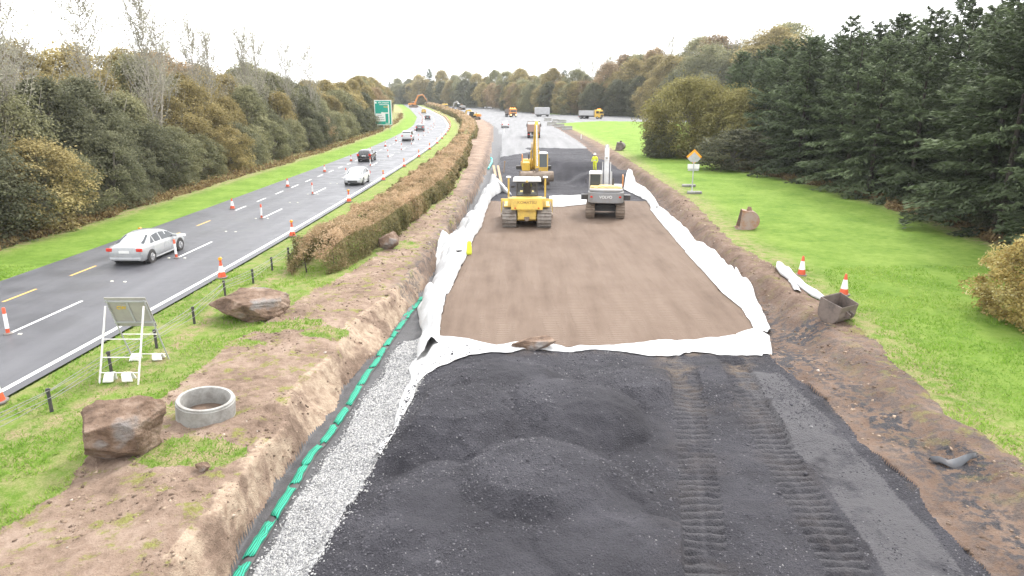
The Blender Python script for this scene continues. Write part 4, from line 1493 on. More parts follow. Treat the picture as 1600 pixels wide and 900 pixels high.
def make_car(label, cat, loc, rz, style, pm, P, name="car", bumper=None, lit=False, group="vehicles on the live road"):
    r = thing(name, label, cat, loc, rz, group)
    st = CAR[style]
    rings = []
    for (y, zb, zl, zt, wb, wl, wt) in st:
        zt5 = max(zl + 0.015, zt - 0.07)
        half = [(0, zb), (wb - 0.09, zb), (wb, zb + 0.10), ((wb + wl) / 2 + 0.03, (zb + zl) * 0.52), (wl, zl - 0.02), (wl - 0.02, zl), (wt + 0.05 if zt - zl > .2 else min(wt + 0.08, wl - 0.05), zt5), (wt * 0.72, zt - 0.012), (0, zt)]
        rings.append([Vector((x, y, z)) for x, z in half])
    m = len(rings[0])
    mb = MB()
    vs, fs = [], []
    for rg_ in rings:
        vs += rg_ + [Vector((-p.x, p.y, p.z)) for p in rg_[1:-1]]
    K = 2 * m - 2

    def ix(i, j):                                     # j around the full ring
        return i * K + (j if j < m else m + (2 * m - 2 - j) - 1)
    for i in range(len(rings) - 1):
        for j in range(K):
            fs.append((ix(i, j), ix(i, (j + 1) % K), ix(i + 1, (j + 1) % K), ix(i + 1, j)))
    fs.append(tuple(ix(0, j) for j in range(K)))
    fs.append(tuple(ix(len(rings) - 1, j) for j in reversed(range(K))))
    mb.add(vs, fs)
    mb.build("body", pm, r, 42)
    c0, c1, c2, c3 = CAB_IX[style]
    for s in (-1, 1):
        g = MB()

        def pt(i, j):
            p = rings[i][j]
            return Vector((p.x * s, p.y, p.z))
        # front, middle and rear side panes with pillars between
        mid = (c1 + c2) // 2
        pane(g, [pt(c2 - 1 if c2 - 1 > mid else c2, 5), pt(c3, 5) * 0.9 + pt(c2, 5) * 0.1, pt(c2, 6)], 0.05, 0.012)
        pane(g, [pt(mid, 5), pt(c2, 5), pt(c2, 6), pt(mid, 6)], 0.07, 0.012)
        pane(g, [pt(c1, 5), pt(mid, 5), pt(mid, 6), pt(c1, 6)], 0.07, 0.012)
        if style != "van":
            pane(g, [pt(c0, 5) * 0.6 + pt(c1, 5) * 0.4, pt(c1, 5), pt(c1, 6)], 0.06, 0.012)
        g.build("side_window", P["glass"], r)

    def across(i, j, s):
        p = rings[i][j]
        return Vector((p.x * s, p.y, p.z))
    g = MB()
    pane(g, [across(c3, 6, -1), across(c3, 6, 1), across(c2, 6, 1), across(c2, 6, -1)], 0.08, 0.035)
    g.build("windscreen", P["glass"], r)
    g = MB()
    pane(g, [across(c1, 6, -1), across(c1, 6, 1), across(c0, 6, 1), across(c0, 6, -1)], 0.10, 0.05)
    g.build("rear_window", P["glass"], r)
    L0, L1 = st[0][0], st[-1][0]
    hw = st[3][4]
    rad = 0.32
    for yy in (L0 + 0.88, L1 - 0.86):
        for s in (-1, 1):
            a = MB()
            a.cyl((s * (hw - 0.16), yy, rad + .02), (s * (hw + 0.052), yy, rad + .02), rad + 0.055, n=20)
            a.build("wheel_arch", P["dark"], r)
            w = MB()
            w.cyl((s * (hw - 0.13), yy, rad), (s * (hw + 0.065), yy, rad), rad, n=22)
            w = w.build("wheel", P["rubber"], r, 40)
            rm = MB()
            x = s * (hw + 0.068)
            rm.cyl((x - s * 0.02, yy, rad), (x + s * 0.006, yy, rad), rad * 0.66, rad * 0.60, n=18)
            for k in range(5):
                t = 2 * PI * k / 5 + 0.3
                rm.cyl((x + s * 0.004, yy + 0.03 * math.cos(t), rad + .03 * math.sin(t)), (x + s * 0.015, yy + rad * .56 * math.cos(t), rad + rad * .56 * math.sin(t)), 0.03, 0.022, 6)
            o = rm.build("rim", P["alloy"], w)
    zl = st[2][2]
    for s in (-1, 1):
        b = MB()
        b.box((s * (st[1][5] - 0.06), L0 + 0.05, zl - 0.10), (0.30, 0.10, 0.17 if style == "saloon" else 0.28))
        b.build("tail_light", P["red"], r, bevel=0.03)
        b = MB()
        zf = st[-3][2]
        b.box((s * (st[-3][5] - 0.13), L1 - 0.16, zf - 0.02), (0.36, 0.22, 0.15))
        b.build("headlight", P["headlit"] if lit else P["clear"], r, bevel=0.04)
        b = MB()
        yy = st[c3][0] - 0.35
        b.box((s * (st[c2][5] + 0.10), yy, st[c3][2] + 0.07), (0.20, 0.11, 0.13))
        b.build("wing_mirror", pm, r, bevel=0.03)
    b = MB()
    b.box((0, L0 - 0.008, zl - 0.20), (0.52, 0.03, 0.12))
    b.build("number_plate", P["plate"], r)
    b = MB()
    b.box((0, L1 + 0.0, 0.40), (0.9, 0.05, 0.16))
    b.build("grille", P["dark"], r, bevel=0.02)
    b = MB()
    b.box((0, L0 + 0.03, 0.38), (1.56, 0.14, 0.16))
    b.build("rear_bumper", bumper or P["dark"], r, bevel=0.05)
    for s in (-1, 1):
        b = MB()
        b.box((s * (hw - 0.02), (L0 + L1) / 2, 0.21), (0.08, (L1 - L0) * 0.48, 0.07))
        b.build("side_sill", pm if bumper else P["dark"], r, bevel=0.02)
    return r


# ------------------------------------------------------------------ tracked machines
def stadium(L, h, z0, n=10):
    r = h / 2
    pts = []
    for k in range(n + 1):
        t = -PI / 2 + PI * k / n
        pts.append((L / 2 - r + r * math.cos(t), z0 + r + r * math.sin(t)))
    for k in range(n + 1):
        t = PI / 2 + PI * k / n
        pts.append((-L / 2 + r + r * math.cos(t), z0 + r + r * math.sin(t)))
    return pts


def track_unit(root, P, x, w, L, h, shoe=0.2, mat=None):
    mb = MB()
    pts = stadium(L, h - 0.08, 0.04)
    mb.prism(pts, x - w / 2 + .02, x + w / 2 - .02)
    # shoes with a raised grouser, set round the loop
    per = []
    tot = 0
    n = len(pts)
    for i in range(n):
        a, b = Vector(pts[i]), Vector(pts[(i + 1) % n])
        per.append((tot, a, b))
        tot += (b - a).length
    k = int(tot / shoe)
    for i in range(k):
        s = (i + 0.5) * tot / k
        for t0, a, b in reversed(per):
            if s >= t0:
                break
        d = (b - a).normalized()
        c = a + d * (s - t0)
        nrm = Vector((d.y, -d.x))
        hl = shoe * 0.44
        poly = [c - d * hl, c + d * hl, c + d * hl + nrm * 0.035, c + d * hl * 0.6 + nrm * 0.04, c + d * hl * 0.5 + nrm * 0.085, c + d * hl * 0.2 + nrm * 0.085, c + d * hl * 0.1 + nrm * 0.04, c - d * hl + nrm * 0.035]
        mb.prism([(p.x, p.y) for p in poly], x - w / 2, x + w / 2)
    t = mb.build("track", mat or P["track"], root)
    if True:
        for yy, rr in ((L / 2 - h / 2, h * .36), (-L / 2 + h / 2, h * .36), (L * .14, h * .14), (-L * .14, h * .14), (L * .0, h * .14), (L * .27, h * .14), (-L * .27, h * .14)):
            zz = h / 2 if rr > h * .2 else h * 0.24
            wl = MB()
            wl.cyl((x - w / 2 - 0.02, yy, zz), (x + w / 2 + 0.02, yy, zz), rr, n=14)
            wl.build("roller", P["mud"], t)
    return t


def bucket_mesh(mb, w, R, M=None, teeth=5, thick=0.035, tb=None, eb=None, tap=0.0):
    """open scoop: curved shell, side plates, teeth; mouth towards +y"""
    arc = []
    for k in range(11):
        t = math.radians(200 - 16.5 * k) if False else math.radians(75 + 19.5 * k)
        arc.append((R * 0.95 * math.cos(t), R + R * 0.95 * math.sin(t)))
    arc = [(R * 0.85, R * 2.02)] + arc + [(R * 1.15, 0.02)]
    inner = []
    c = Vector((R * 0.35, R))
    for p in arc:
        v = Vector(p)
        d = (c - v).normalized()
        inner.append((v.x + d.x * thick, v.y + d.y * thick))
    for i in range(len(arc) - 1):
        mb.prism([arc[i], arc[i + 1], inner[i + 1], inner[i]], -w / 2, w / 2, M)
    side = arc + [(R * 1.0, R * 0.9)]
    for s in (-1, 1):
        mb.prism(side, s * w / 2 - thick / 2, s * w / 2 + thick / 2, M)
    for k in range(teeth):
        xx = -w / 2 + w * (k + 0.5) / teeth
        q = MB() if tb is not None else mb
        if tb is not None:
            tb.append(q)
        q.prism([(R * 1.12, 0.0), (R * 1.12, 0.07), (R * 1.42, 0.03), (R * 1.42, 0.015)], xx - 0.05, xx + 0.05, M)
    # hanger ears
    for s in (-0.2, 0.2):
        q = MB() if eb is not None else mb
        if eb is not None:
            eb.append(q)
        q.prism([(-R * .25, R * 1.85), (R * .35, R * 1.9), (R * .2, R * 2.35), (-R * .1, R * 2.3)], s * w / 2 - 0.03, s * w / 2 + 0.03, M)
    return mb


def loose_bucket(label, p, mat, w, R, M, teeth, thick, tap=0.0):
    r = thing("digger_bucket", label, "bucket", p, 0.0, "loose digger buckets")
    tb, eb = [], []
    b = bucket_mesh(MB(), w, R, None, teeth, thick, tb, eb)
    for q in [b] + tb + eb:
        for v in q.v:
            v.x *= 1 - tap * min(1.0, max(0.0, v.z / (2 * R)))
        q.v = [M @ v for v in q.v]
    b.build("scoop", mat, r, bevel=0.01)
    for q in tb:
        q.build("tooth", mat, r)
    for q in eb:
        q.build("hanger", mat, r)
    return r


def make_excavator(label, loc, rz, P, body, boomm, hood, cabm, boom, stick, bucket_w, scale=1.0, text=None, group="working machines on the new carriageway", boomd=None):
    r = thing("excavator", label, "excavator", loc, rz, group)
    r.scale = (scale,) * 3
    for s in (-1, 1):
        track_unit(r, P, s * 1.08, 0.62, 4.3, 0.95, 0.19, P["mud"])
    b = MB()
    b.box((0, 0, 0.62), (1.6, 2.4, 0.45), taper=(0.85, 0.85))
    b.cyl((0, 0, 0.8), (0, 0, 1.12), 0.62, n=24)
    b.build("undercarriage", P["dark"], r)
    b = MB()
    b.box((0, -0.25, 1.2), (2.5, 3.6, 0.18))
    b.build("deck", P["dark"], r, bevel=0.03)
    # counterweight: curved plan
    plan = []
    for k in range(13):
        t = PI + PI * k / 12
        plan.append((1.26 * math.copysign(abs(math.cos(t)) ** 0.55, math.cos(t)), -2.0 + 0.72 * -abs(math.sin(t)) ** 0.8))
    plan = plan + [(1.26, -1.5), (-1.26, -1.5)]
    b = MB()
    b.prism_z(plan, 1.18, 1.95)
    top = [(p[0] * 0.95, p[1] * 0.97) for p in plan]
    b.prism_z(top, 1.95, 2.12)
    b.build("counterweight", body, r, 40, bevel=0.05)
    for s in (-1, 1):
        b = MB()
        b.box((s * 0.94, -2.53, 1.62), (0.30, 0.16, 0.12), M=None)
        b.build("rear_light", P["red"], r, bevel=0.02)
    b = MB()
    b.box((0, -1.02, 1.72), (2.42, 1.5, 0.9), taper=(0.94, 0.95))
    b.box((0.25, -1.05, 2.2), (1.5, 0.9, 0.1))
    for k in range(5):
        b.box((-0.95 + 0.48 * k, -1.45, 2.20), (0.26, 0.5, 0.05))
    b.build("engine_hood", hood, r, 40, bevel=0.05)
    b = MB()
    b.box((0.86, 0.45, 1.70), (0.78, 1.5, 0.82))
    b.build("fuel_tank", body, r, bevel=0.06)
    b = MB()
    b.tube([(1.22, -0.2, 1.7), (1.22, -0.2, 2.75), (1.22, 0.1, 2.85), (1.22, 0.75, 2.85), (1.22, 1.0, 2.7), (1.22, 1.0, 1.9)], 0.035, 8)
    b.tube([(1.22, -0.2, 2.35), (1.22, 1.0, 2.35)], 0.03, 8)
    b.build("handrail", P["orange"], r, 60)
    # cab: frame, glass, roof
    b = MB()
    x0, x1, y0, y1, z0, z1 = -1.27, -0.33, -0.15, 1.55, 1.28, 2.95
    b.box(((x0 + x1) / 2, (y0 + y1) / 2, z0 + 0.2), (x1 - x0, y1 - y0, 0.42))
    for x in (x0 + .05, x1 - .05):
        for (y, yt) in ((y0 + .05, y0 + .05), ((y0 + y1) / 2 - .1, (y0 + y1) / 2 - .1), (y1 - .05, y1 - .3)):
            b.beam([(y, z0 + 0.4), (yt, z1)], [0.10, 0.10], 0.09, x)
    b.build("cab", cabm, r, bevel=0.015)
    b = MB()
    b.box(((x0 + x1) / 2, (y0 + y1) / 2 - 0.12, z1 + 0.05), (x1 - x0 + .04, y1 - y0 - 0.2, 0.12), taper=(0.94, 0.94))
    b.build("cab_roof", P["white"], r, bevel=0.04)
    b = MB()
    b.prism([(y0 + .04, z0 + .4), (y1 - .04, z0 + .4), (y1 - .28, z1 - 0.01), (y0 + .04, z1 - 0.01)], x0 + 0.04, x1 - 0.04)
    b.build("cab_window", P["cabglass"], r)
    b = MB()
    b.box((-1.5, 0.55, 2.35), (0.06, 0.20, 0.34))
    b.box((-1.36, 0.55, 2.2), (0.3, 0.03, 0.03))
    b.build("wing_mirror", P["dark"], r, bevel=0.02)
    for s in (-1, 1):
        b = MB()
        b.box((s * 1.52, -1.0, 1.42), (0.52, 0.7, 0.36))
        b.build("side_step", P["dark"], r, bevel=0.03)
    b = MB()
    b.cyl((0.5, -0.75, 2.2), (0.5, -0.75, 2.75), 0.07, n=10)
    b.build("exhaust", P["dark"], r, 60)
    # arm
    n = len(boom)
    bd = boomd or [0.55] + [0.72] * (n - 2) + [0.42]
    b = MB()
    b.beam(boom, bd, 0.36)
    for s in (-1, 1):
        b.beam([boom[0], boom[1]], [0.75, 0.45], 0.06, s * 0.3)
    b.build("boom", boomm, r, bevel=0.02)
    b = MB()
    b.beam(stick, [0.36, 0.56, 0.28], 0.32)
    b.build("stick", boomm, r, bevel=0.02)
    m1 = Vector(boom[1])
    for s in (-1, 1):
        b = MB()
        b.cyl((s * 0.36, boom[0][0] + 0.45, boom[0][1] - 0.25), (s * 0.36, m1.x * 0.8 + 0.2, m1.y * 0.8 + 0.1), 0.085, n=10)
        b.build("boom_cylinder", boomm, r, 60)
    b = MB()
    e = Vector(boom[-1])
    q = Vector(boom[-2])
    b.cyl((0, q.x, q.y + 0.45), (0, (q.x + e.x) / 2, (q.y + e.y) / 2 + 0.52), 0.09, n=10)
    b.cyl((0, (q.x + e.x) / 2, (q.y + e.y) / 2 + 0.52), (0, stick[0][0], stick[0][1] + 0.08), 0.05, n=10)
    b.build("stick_cylinder", P["chrome"], r, 60)
    b = MB()
    s1, s2 = Vector(stick[1]), Vector(stick[2])
    b.cyl((0, s1.x + 0.35, s1.y + 0.1), (0, s2.x + 0.3, s2.y + 0.35), 0.07, n=10)
    b.build("bucket_cylinder", P["chrome"], r, 60)
    b = MB()
    tip = Vector(stick[2])
    R = 0.48
    M = Matrix.Translation((0, tip.x, max(0.0, tip.y - 1.15))) @ Matrix.Rotation(PI, 4, "Z")
    bucket_mesh(b, bucket_w, R, M, teeth=0 if bucket_w > 1.6 else 5)
    b.box((0, tip.x + 0.0, tip.y - 0.05), (0.3, 0.28, 0.4))
    b.build("bucket", P["mud"], r)
    if text:
        lettering(text, (0, -2.735, 1.62), 0.27, P["plate"], r, "lettering")
    return r


def lettering(txt, loc, size, mat, parent, name="lettering", rot=(PI / 2, 0, 0), width=None, align="CENTER", thick=0.006):
    cu = bpy.data.curves.new("t", "FONT")
    cu.body = txt
    cu.size = size
    cu.align_x = align
    cu.align_y = "CENTER"
    cu.extrude = thick
    cu.offset = 0.006 * size / 0.27
    o = bpy.data.objects.new("t", cu)
    COL.objects.link(o)
    bpy.context.view_layer.update()
    dg = bpy.context.evaluated_depsgraph_get()
    me = bpy.data.meshes.new_from_object(o.evaluated_get(dg))
    bpy.data.objects.remove(o)
    me.name = name
    me.materials.clear()
    me.materials.append(mat)
    q = bpy.data.objects.new(name, me)
    COL.objects.link(q)
    q.parent = parent
    q.location = loc
    q.rotation_euler = rot
    if width:
        w = max(v.co.x for v in me.vertices) - min(v.co.x for v in me.vertices)
        q.scale = (width / w, 1, 1)
    return q


def make_dozer(label, loc, rz, P):
    r = thing("bulldozer", label, "bulldozer", loc, rz, "working machines on the new carriageway")
    Y = P["dozer_yellow"]
    for s in (-1, 1):
        track_unit(r, P, s * 1.17, 0.92, 3.9, 1.12, 0.21)
    b = MB()
    b.box((0, 0.1, 0.75), (1.35, 3.0, 0.7), taper=(1, 0.95))
    b.prism([(-1.75, 0.55), (-1.45, 0.42), (-0.6, 0.42), (-0.6, 1.25), (-1.75, 1.25)], -0.62, 0.62)
    b.build("hull", Y, r, bevel=0.03)
    b = MB()
    b.box((0, -1.80, 0.62), (0.34, 0.18, 0.22))
    b.tube([(-0.12, -1.9, .58), (-0.05, -2.0, .5), (0.05, -2.0, .5), (0.12, -1.9, .58)], 0.035, 6)
    b.build("tow_hitch", P["mud"], r, bevel=0.02)
    b = MB()
    b.box((0, -1.55, 1.62), (2.12, 0.95, 0.8), taper=(0.97, 0.92))
    b.box((0, -1.55, 1.18), (1.2, 0.7, 0.16))
    b.build("fuel_tank", Y, r, bevel=0.06)
    lettering("KOMATSU", (0, -2.003, 1.72), 0.26, paint("faded_letters", (0.36, 0.22, 0.06), 0.6), r, width=1.25)
    for s in (-1, 1):
        b = MB()
        b.box((s * 0.78, -2.0, 1.36), (0.10, 0.08, 0.08))
        b.build("rear_light", P["red"], r)
    for s in (-1, 1):
        b = MB()
        b.box((s * 1.12, -0.1, 1.33), (0.86, 2.2, 0.10))
        b.box((s * 1.05, -0.7, 1.62), (0.5, 1.0, 0.5), taper=(0.9, 0.8))
        b.build("fender", Y, r, bevel=0.03)
    b = MB()
    b.box((0, 1.15, 1.62), (1.05, 1.7, 0.8), taper=(0.95, 0.95))
    b.build("engine_hood", Y, r, bevel=0.05)
    b = MB()
    b.cyl((0.28, 1.0, 2.0), (0.28, 1.0, 2.75), 0.075, n=12)
    b.build("exhaust", P["dark"], r, 60)
    # cab
    b = MB()
    b.box((0, -0.35, 1.98), (1.42, 1.5, 0.25))
    for x in (-0.68, 0.68):
        for y in (-1.05, 0.35):
            b.beam([(y, 2.0), (y * 0.95, 3.0)], [0.10, 0.10], 0.10, x)
    b.box((0, -1.06, 2.95), (1.4, 0.08, 0.10))
    b.build("cab", P["dark"], r, bevel=0.015)
    b = MB()
    b.box((0, -1.06, 2.5), (1.24, 0.03, 0.8))
    b.box((-0.69, -0.35, 2.5), (0.03, 1.25, 0.8))
    b.box((0.69, -0.35, 2.5), (0.03, 1.25, 0.8))
    b.build("cab_window", clear_glass(), r)
    b = MB()
    b.box((0, -0.35, 3.08), (1.95, 1.75, 0.16), taper=(0.92, 0.92))
    b.build("cab_roof", P["white"], r, bevel=0.06)
    b = MB()
    b.cyl((0, -1.12, 2.96), (0, -1.12, 3.10), 0.10, n=12)
    b.build("work_light", P["dozer_yellow"], r, 60)
    b = MB()
    b.box((0, -0.25, 2.2), (0.55, 0.5, 0.2))
    b.box((0, -0.50, 2.55), (0.50, 0.12, 0.55))
    b.build("seat", P["seat"], r, bevel=0.04)
    # blade: curved plate carried ahead on push arms
    b = MB()
    outer = [(2.55, 0.05), (2.42, 0.35), (2.38, 0.7), (2.45, 1.05), (2.62, 1.32)]
    inn = [(p[0] - 0.08, p[1]) for p in outer]
    b.prism(outer + inn[::-1], -1.85, 1.85)
    for s in (-1, 1):
        b.box((s * 1.85, 2.5, 0.68), (0.05, 0.35, 1.25))
    b.build("blade", P["dozer_yellow"], r)
    for s in (-1, 1):
        b = MB()
        b.box((s * 1.72, 1.15, 0.5), (0.16, 2.6, 0.24))
        b.build("push_arm", P["mud"], r, bevel=0.02)
        b = MB()
        b.cyl((s * 0.5, 1.9, 1.5), (s * 0.6, 2.4, 0.9), 0.07, n=10)
        b.build("lift_cylinder", P["mud"], r, 60)
        b = MB()
        b.cyl((s * 1.70, 0.9, 0.65), (s * 1.70, 2.4, 1.1), 0.06, n=10)
        b.build("brace", P["mud"], r, 60)
    for s in (-1, 1):
        b = MB()
        b.cyl((s * 1.32, 2.35, 1.1), (s * 1.32, 2.35, 2.85), 0.065, n=12)
        m = b.build("antenna_mast", P["dozer_yellow"], r, 60)
        b = MB()
        b.lathe([(0.02, 0), (0.17, 0.01), (0.19, 0.06), (0.13, 0.13), (0.0, 0.15)], 16, (s * 1.32, 2.35, 2.84))
        b.build("receiver_dome", P["white"], m, 60)
        b = MB()
        b.box((s * 0.98, -0.35, 2.55), (0.24, 0.05, 0.16))
        b.box((s * 0.82, -0.35, 2.55), (0.2, 0.03, 0.03))
        b.build("wing_mirror", P["dark"], r, bevel=0.01)
    return r


_CG = []


def clear_glass():
    if _CG:
        return _CG[0]
    m, nt, b = new_mat("clear_cab_glass")
    tr = node(nt, "ShaderNodeBsdfTransparent")
    tr.inputs["Color"].default_value = (0.72, 0.76, 0.74, 1)
    gl = node(nt, "ShaderNodeBsdfGlossy")
    gl.inputs["Roughness"].default_value = 0.05
    mx = node(nt, "ShaderNodeMixShader")
    mx.inputs[0].default_value = 0.08
    nt.links.new(tr.outputs[0], mx.inputs[1])
    nt.links.new(gl.outputs[0], mx.inputs[2])
    nt.links.new(mx.outputs[0], nt.nodes["Material Output"].inputs["Surface"])
    _CG.append(m)
    return m


def make_truck(label, loc, rz, P, cabm, bodym, beacons=True, lit=False, load=False, name="tipper_lorry", cat="lorry", group="lorries on the works", rim=None):
    r = thing(name, label, cat, loc, rz, group)
    b = MB()
    b.box((0, -0.2, 0.85), (0.9, 7.6, 0.3))
    b.box((0, -4.0, 0.6), (2.3, 0.1, 0.14))
    b.build("chassis", P["dark"], r)
    b = MB()
    b.prism([(2.0, 0.55), (4.05, 0.55), (4.10, 1.4), (3.95, 2.15), (3.75, 2.95), (2.15, 3.0), (2.0, 2.8)], -1.22, 1.22)
    c = b.build("cab", cabm, r, bevel=0.08)
    b = MB()
    b.prism([(4.06, 1.82), (4.00, 2.0), (3.80, 2.72), (3.76, 2.72), (3.96, 1.9), (4.0, 1.82)], -1.08, 1.08)
    b.build("windscreen", P["glass"], r)
    for s in (-1, 1):
        b = MB()
        b.box((s * 1.225, 3.1, 2.2), (0.03, 0.95, 0.75))
        b.build("side_window", P["glass"], r)
    b = MB()
    b.box((0, 4.12, 1.2), (1.5, 0.05, 0.5))
    b.build("grille", P["dark"], r, bevel=0.02)
    b = MB()
    b.box((0, 4.13, 0.75), (2.3, 0.1, 0.25))
    b.build("front_bumper", P["dark"], r, bevel=0.02)
    for s in (-1, 1):
        b = MB()
        b.box((s * 0.92, 4.15, 0.78), (0.36, 0.08, 0.2))
        b.build("headlight", P["headlit"] if lit else P["clear"], r, bevel=0.03)
        b = MB()
        b.box((s * 1.42, 3.85, 2.1), (0.14, 0.12, 0.6))
        b.build("wing_mirror", P["dark"], r, bevel=0.03)
    b = MB()
    # tipping body: open box of plates with ribs
    b.box((0, -1.15, 1.18), (2.46, 5.7, 0.10))
    for s in (-1, 1):
        b.box((s * 1.2, -1.15, 1.95), (0.07, 5.7, 1.5))
        for k in range(6):
            b.box((s * 1.25, -3.8 + 1.05 * k, 1.95), (0.06, 0.12, 1.45))
    b.box((0, 1.7, 2.1), (2.46, 0.08, 1.8))
    b.build("tipper_body", bodym, r, bevel=0.015)
    b = MB()
    b.box((0, -4.03, 1.92), (2.42, 0.08, 1.42))
    for x in (-0.8, 0, 0.8):
        b.box((x, -4.08, 1.92), (0.10, 0.06, 1.35))
    b.build("tailgate", rim or bodym, r, bevel=0.015)
    if load:
        b = MB()
        b.prism([(-3.9, 2.3), (-2.5, 2.85), (-0.5, 2.9), (1.5, 2.4), (1.5, 1.3), (-3.9, 1.3)], -1.12, 1.12)
        b.build("load", paint("light_load", (0.6, 0.58, 0.54), 0.9), r)
    for yy in (3.1, -1.9, -3.2):
        for s in (-1, 1):
            w = MB()
            ww = 0.3 if yy > 0 else 0.5
            w.cyl((s * (1.22 - ww), yy, 0.5), (s * 1.22, yy, 0.5), 0.5, n=20)
            w = w.build("wheel", P["rubber"], r, 40)
            q = MB()
            q.cyl((s * 1.18, yy, 0.5), (s * 1.235, yy, 0.5), 0.27, 0.2, n=14)
            q.build("rim", P["alloy"], w)
    for s in (-1, 1):
        b = MB()
        b.box((s * 0.95, -4.07, 0.72), (0.4, 0.06, 0.16))
        b.build("tail_light", P["red"], r)
    if beacons:
        for x in (-0.75, 0.0, 0.75):
            b = MB()
            b.lathe([(0.13, 0), (0.14, 0.14), (0.09, 0.24), (0.0, 0.26)], 12, (x, 3.0, 3.0))
            b.build("beacon", P["beacon"], r, 60)
    return r


# ------------------------------------------------------------------ traffic furniture
def make_cone(P, lamp):
    r = thing("traffic_cone", "traffic cone", "traffic cone")
    b = MB()
    pl = [(0.24 * math.copysign(abs(math.cos(t)) ** .6, math.cos(t)), 0.24 * math.copysign(abs(math.sin(t)) ** .6, math.sin(t))) for t in [2 * PI * k / 20 for k in range(20)]]
    b.prism_z(pl, 0.0, 0.06)
    b.build("base", P["cone_base"], r, bevel=0.015)
    H = 0.95 if not lamp else 0.80

    def rad(z):
        return 0.185 + (0.04 - 0.185) * z / H
    b = MB()
    b.lathe([(rad(0.0), 0.06), (rad(.97 * H), 0.985 * H), (0.0, H)], 20)
    b.build("cone_body", P["cone_red"], r, 50)
    b = MB()
    b.lathe([(rad(.27) + .004, 0.295), (rad(.72 * H) + 0.004, 0.735 * H)], 20)
    b.build("reflective_sleeve", P["cone_white"], r, 50)
    if lamp:
        b = MB()
        b.box((0, 0, H + 0.02), (0.11, 0.09, 0.10))
        l = b.build("lamp", P["cone_red"], r, bevel=0.02)
        b = MB()
        b.cyl((0, -0.06, H + 0.12), (0, 0.06, H + 0.12), 0.075, n=16)
        b.build("lens", P["amber"], l, 50)
    return r


def make_cylinder(P):
    r = thing("traffic_cylinder", "traffic cylinder", "traffic cylinder")
    b = MB()
    b.lathe([(0.15, 0), (0.15, 0.03), (0.09, 0.06), (0.0, 0.062)], 16)
    b.build("base", P["cone_base"], r, 50)
    b = MB()
    b.lathe([(0.062, 0.05), (0.056, 0.98), (0.04, 1.0), (0, 1.0)], 16)
    b.build("tube", P["cone_red"], r, 50)
    b = MB()
    b.lathe([(0.066, 0.22), (0.062, 0.78)], 16)
    b.build("reflective_sleeve", P["cone_white"], r, 50)
    return r


ORD = ["first", "second", "third", "fourth", "fifth", "sixth", "seventh", "eighth", "ninth", "tenth", "eleventh", "twelfth", "thirteenth", "fourteenth", "fifteenth",
       "sixteenth", "seventeenth", "eighteenth", "nineteenth", "twentieth", "twenty-first", "twenty-second", "twenty-third", "twenty-fourth", "twenty-fifth", "twenty-sixth",
       "twenty-seventh", "twenty-eighth", "twenty-ninth", "thirtieth", "thirty-first", "thirty-second", "thirty-third", "thirty-fourth", "thirty-fifth", "thirty-sixth"]


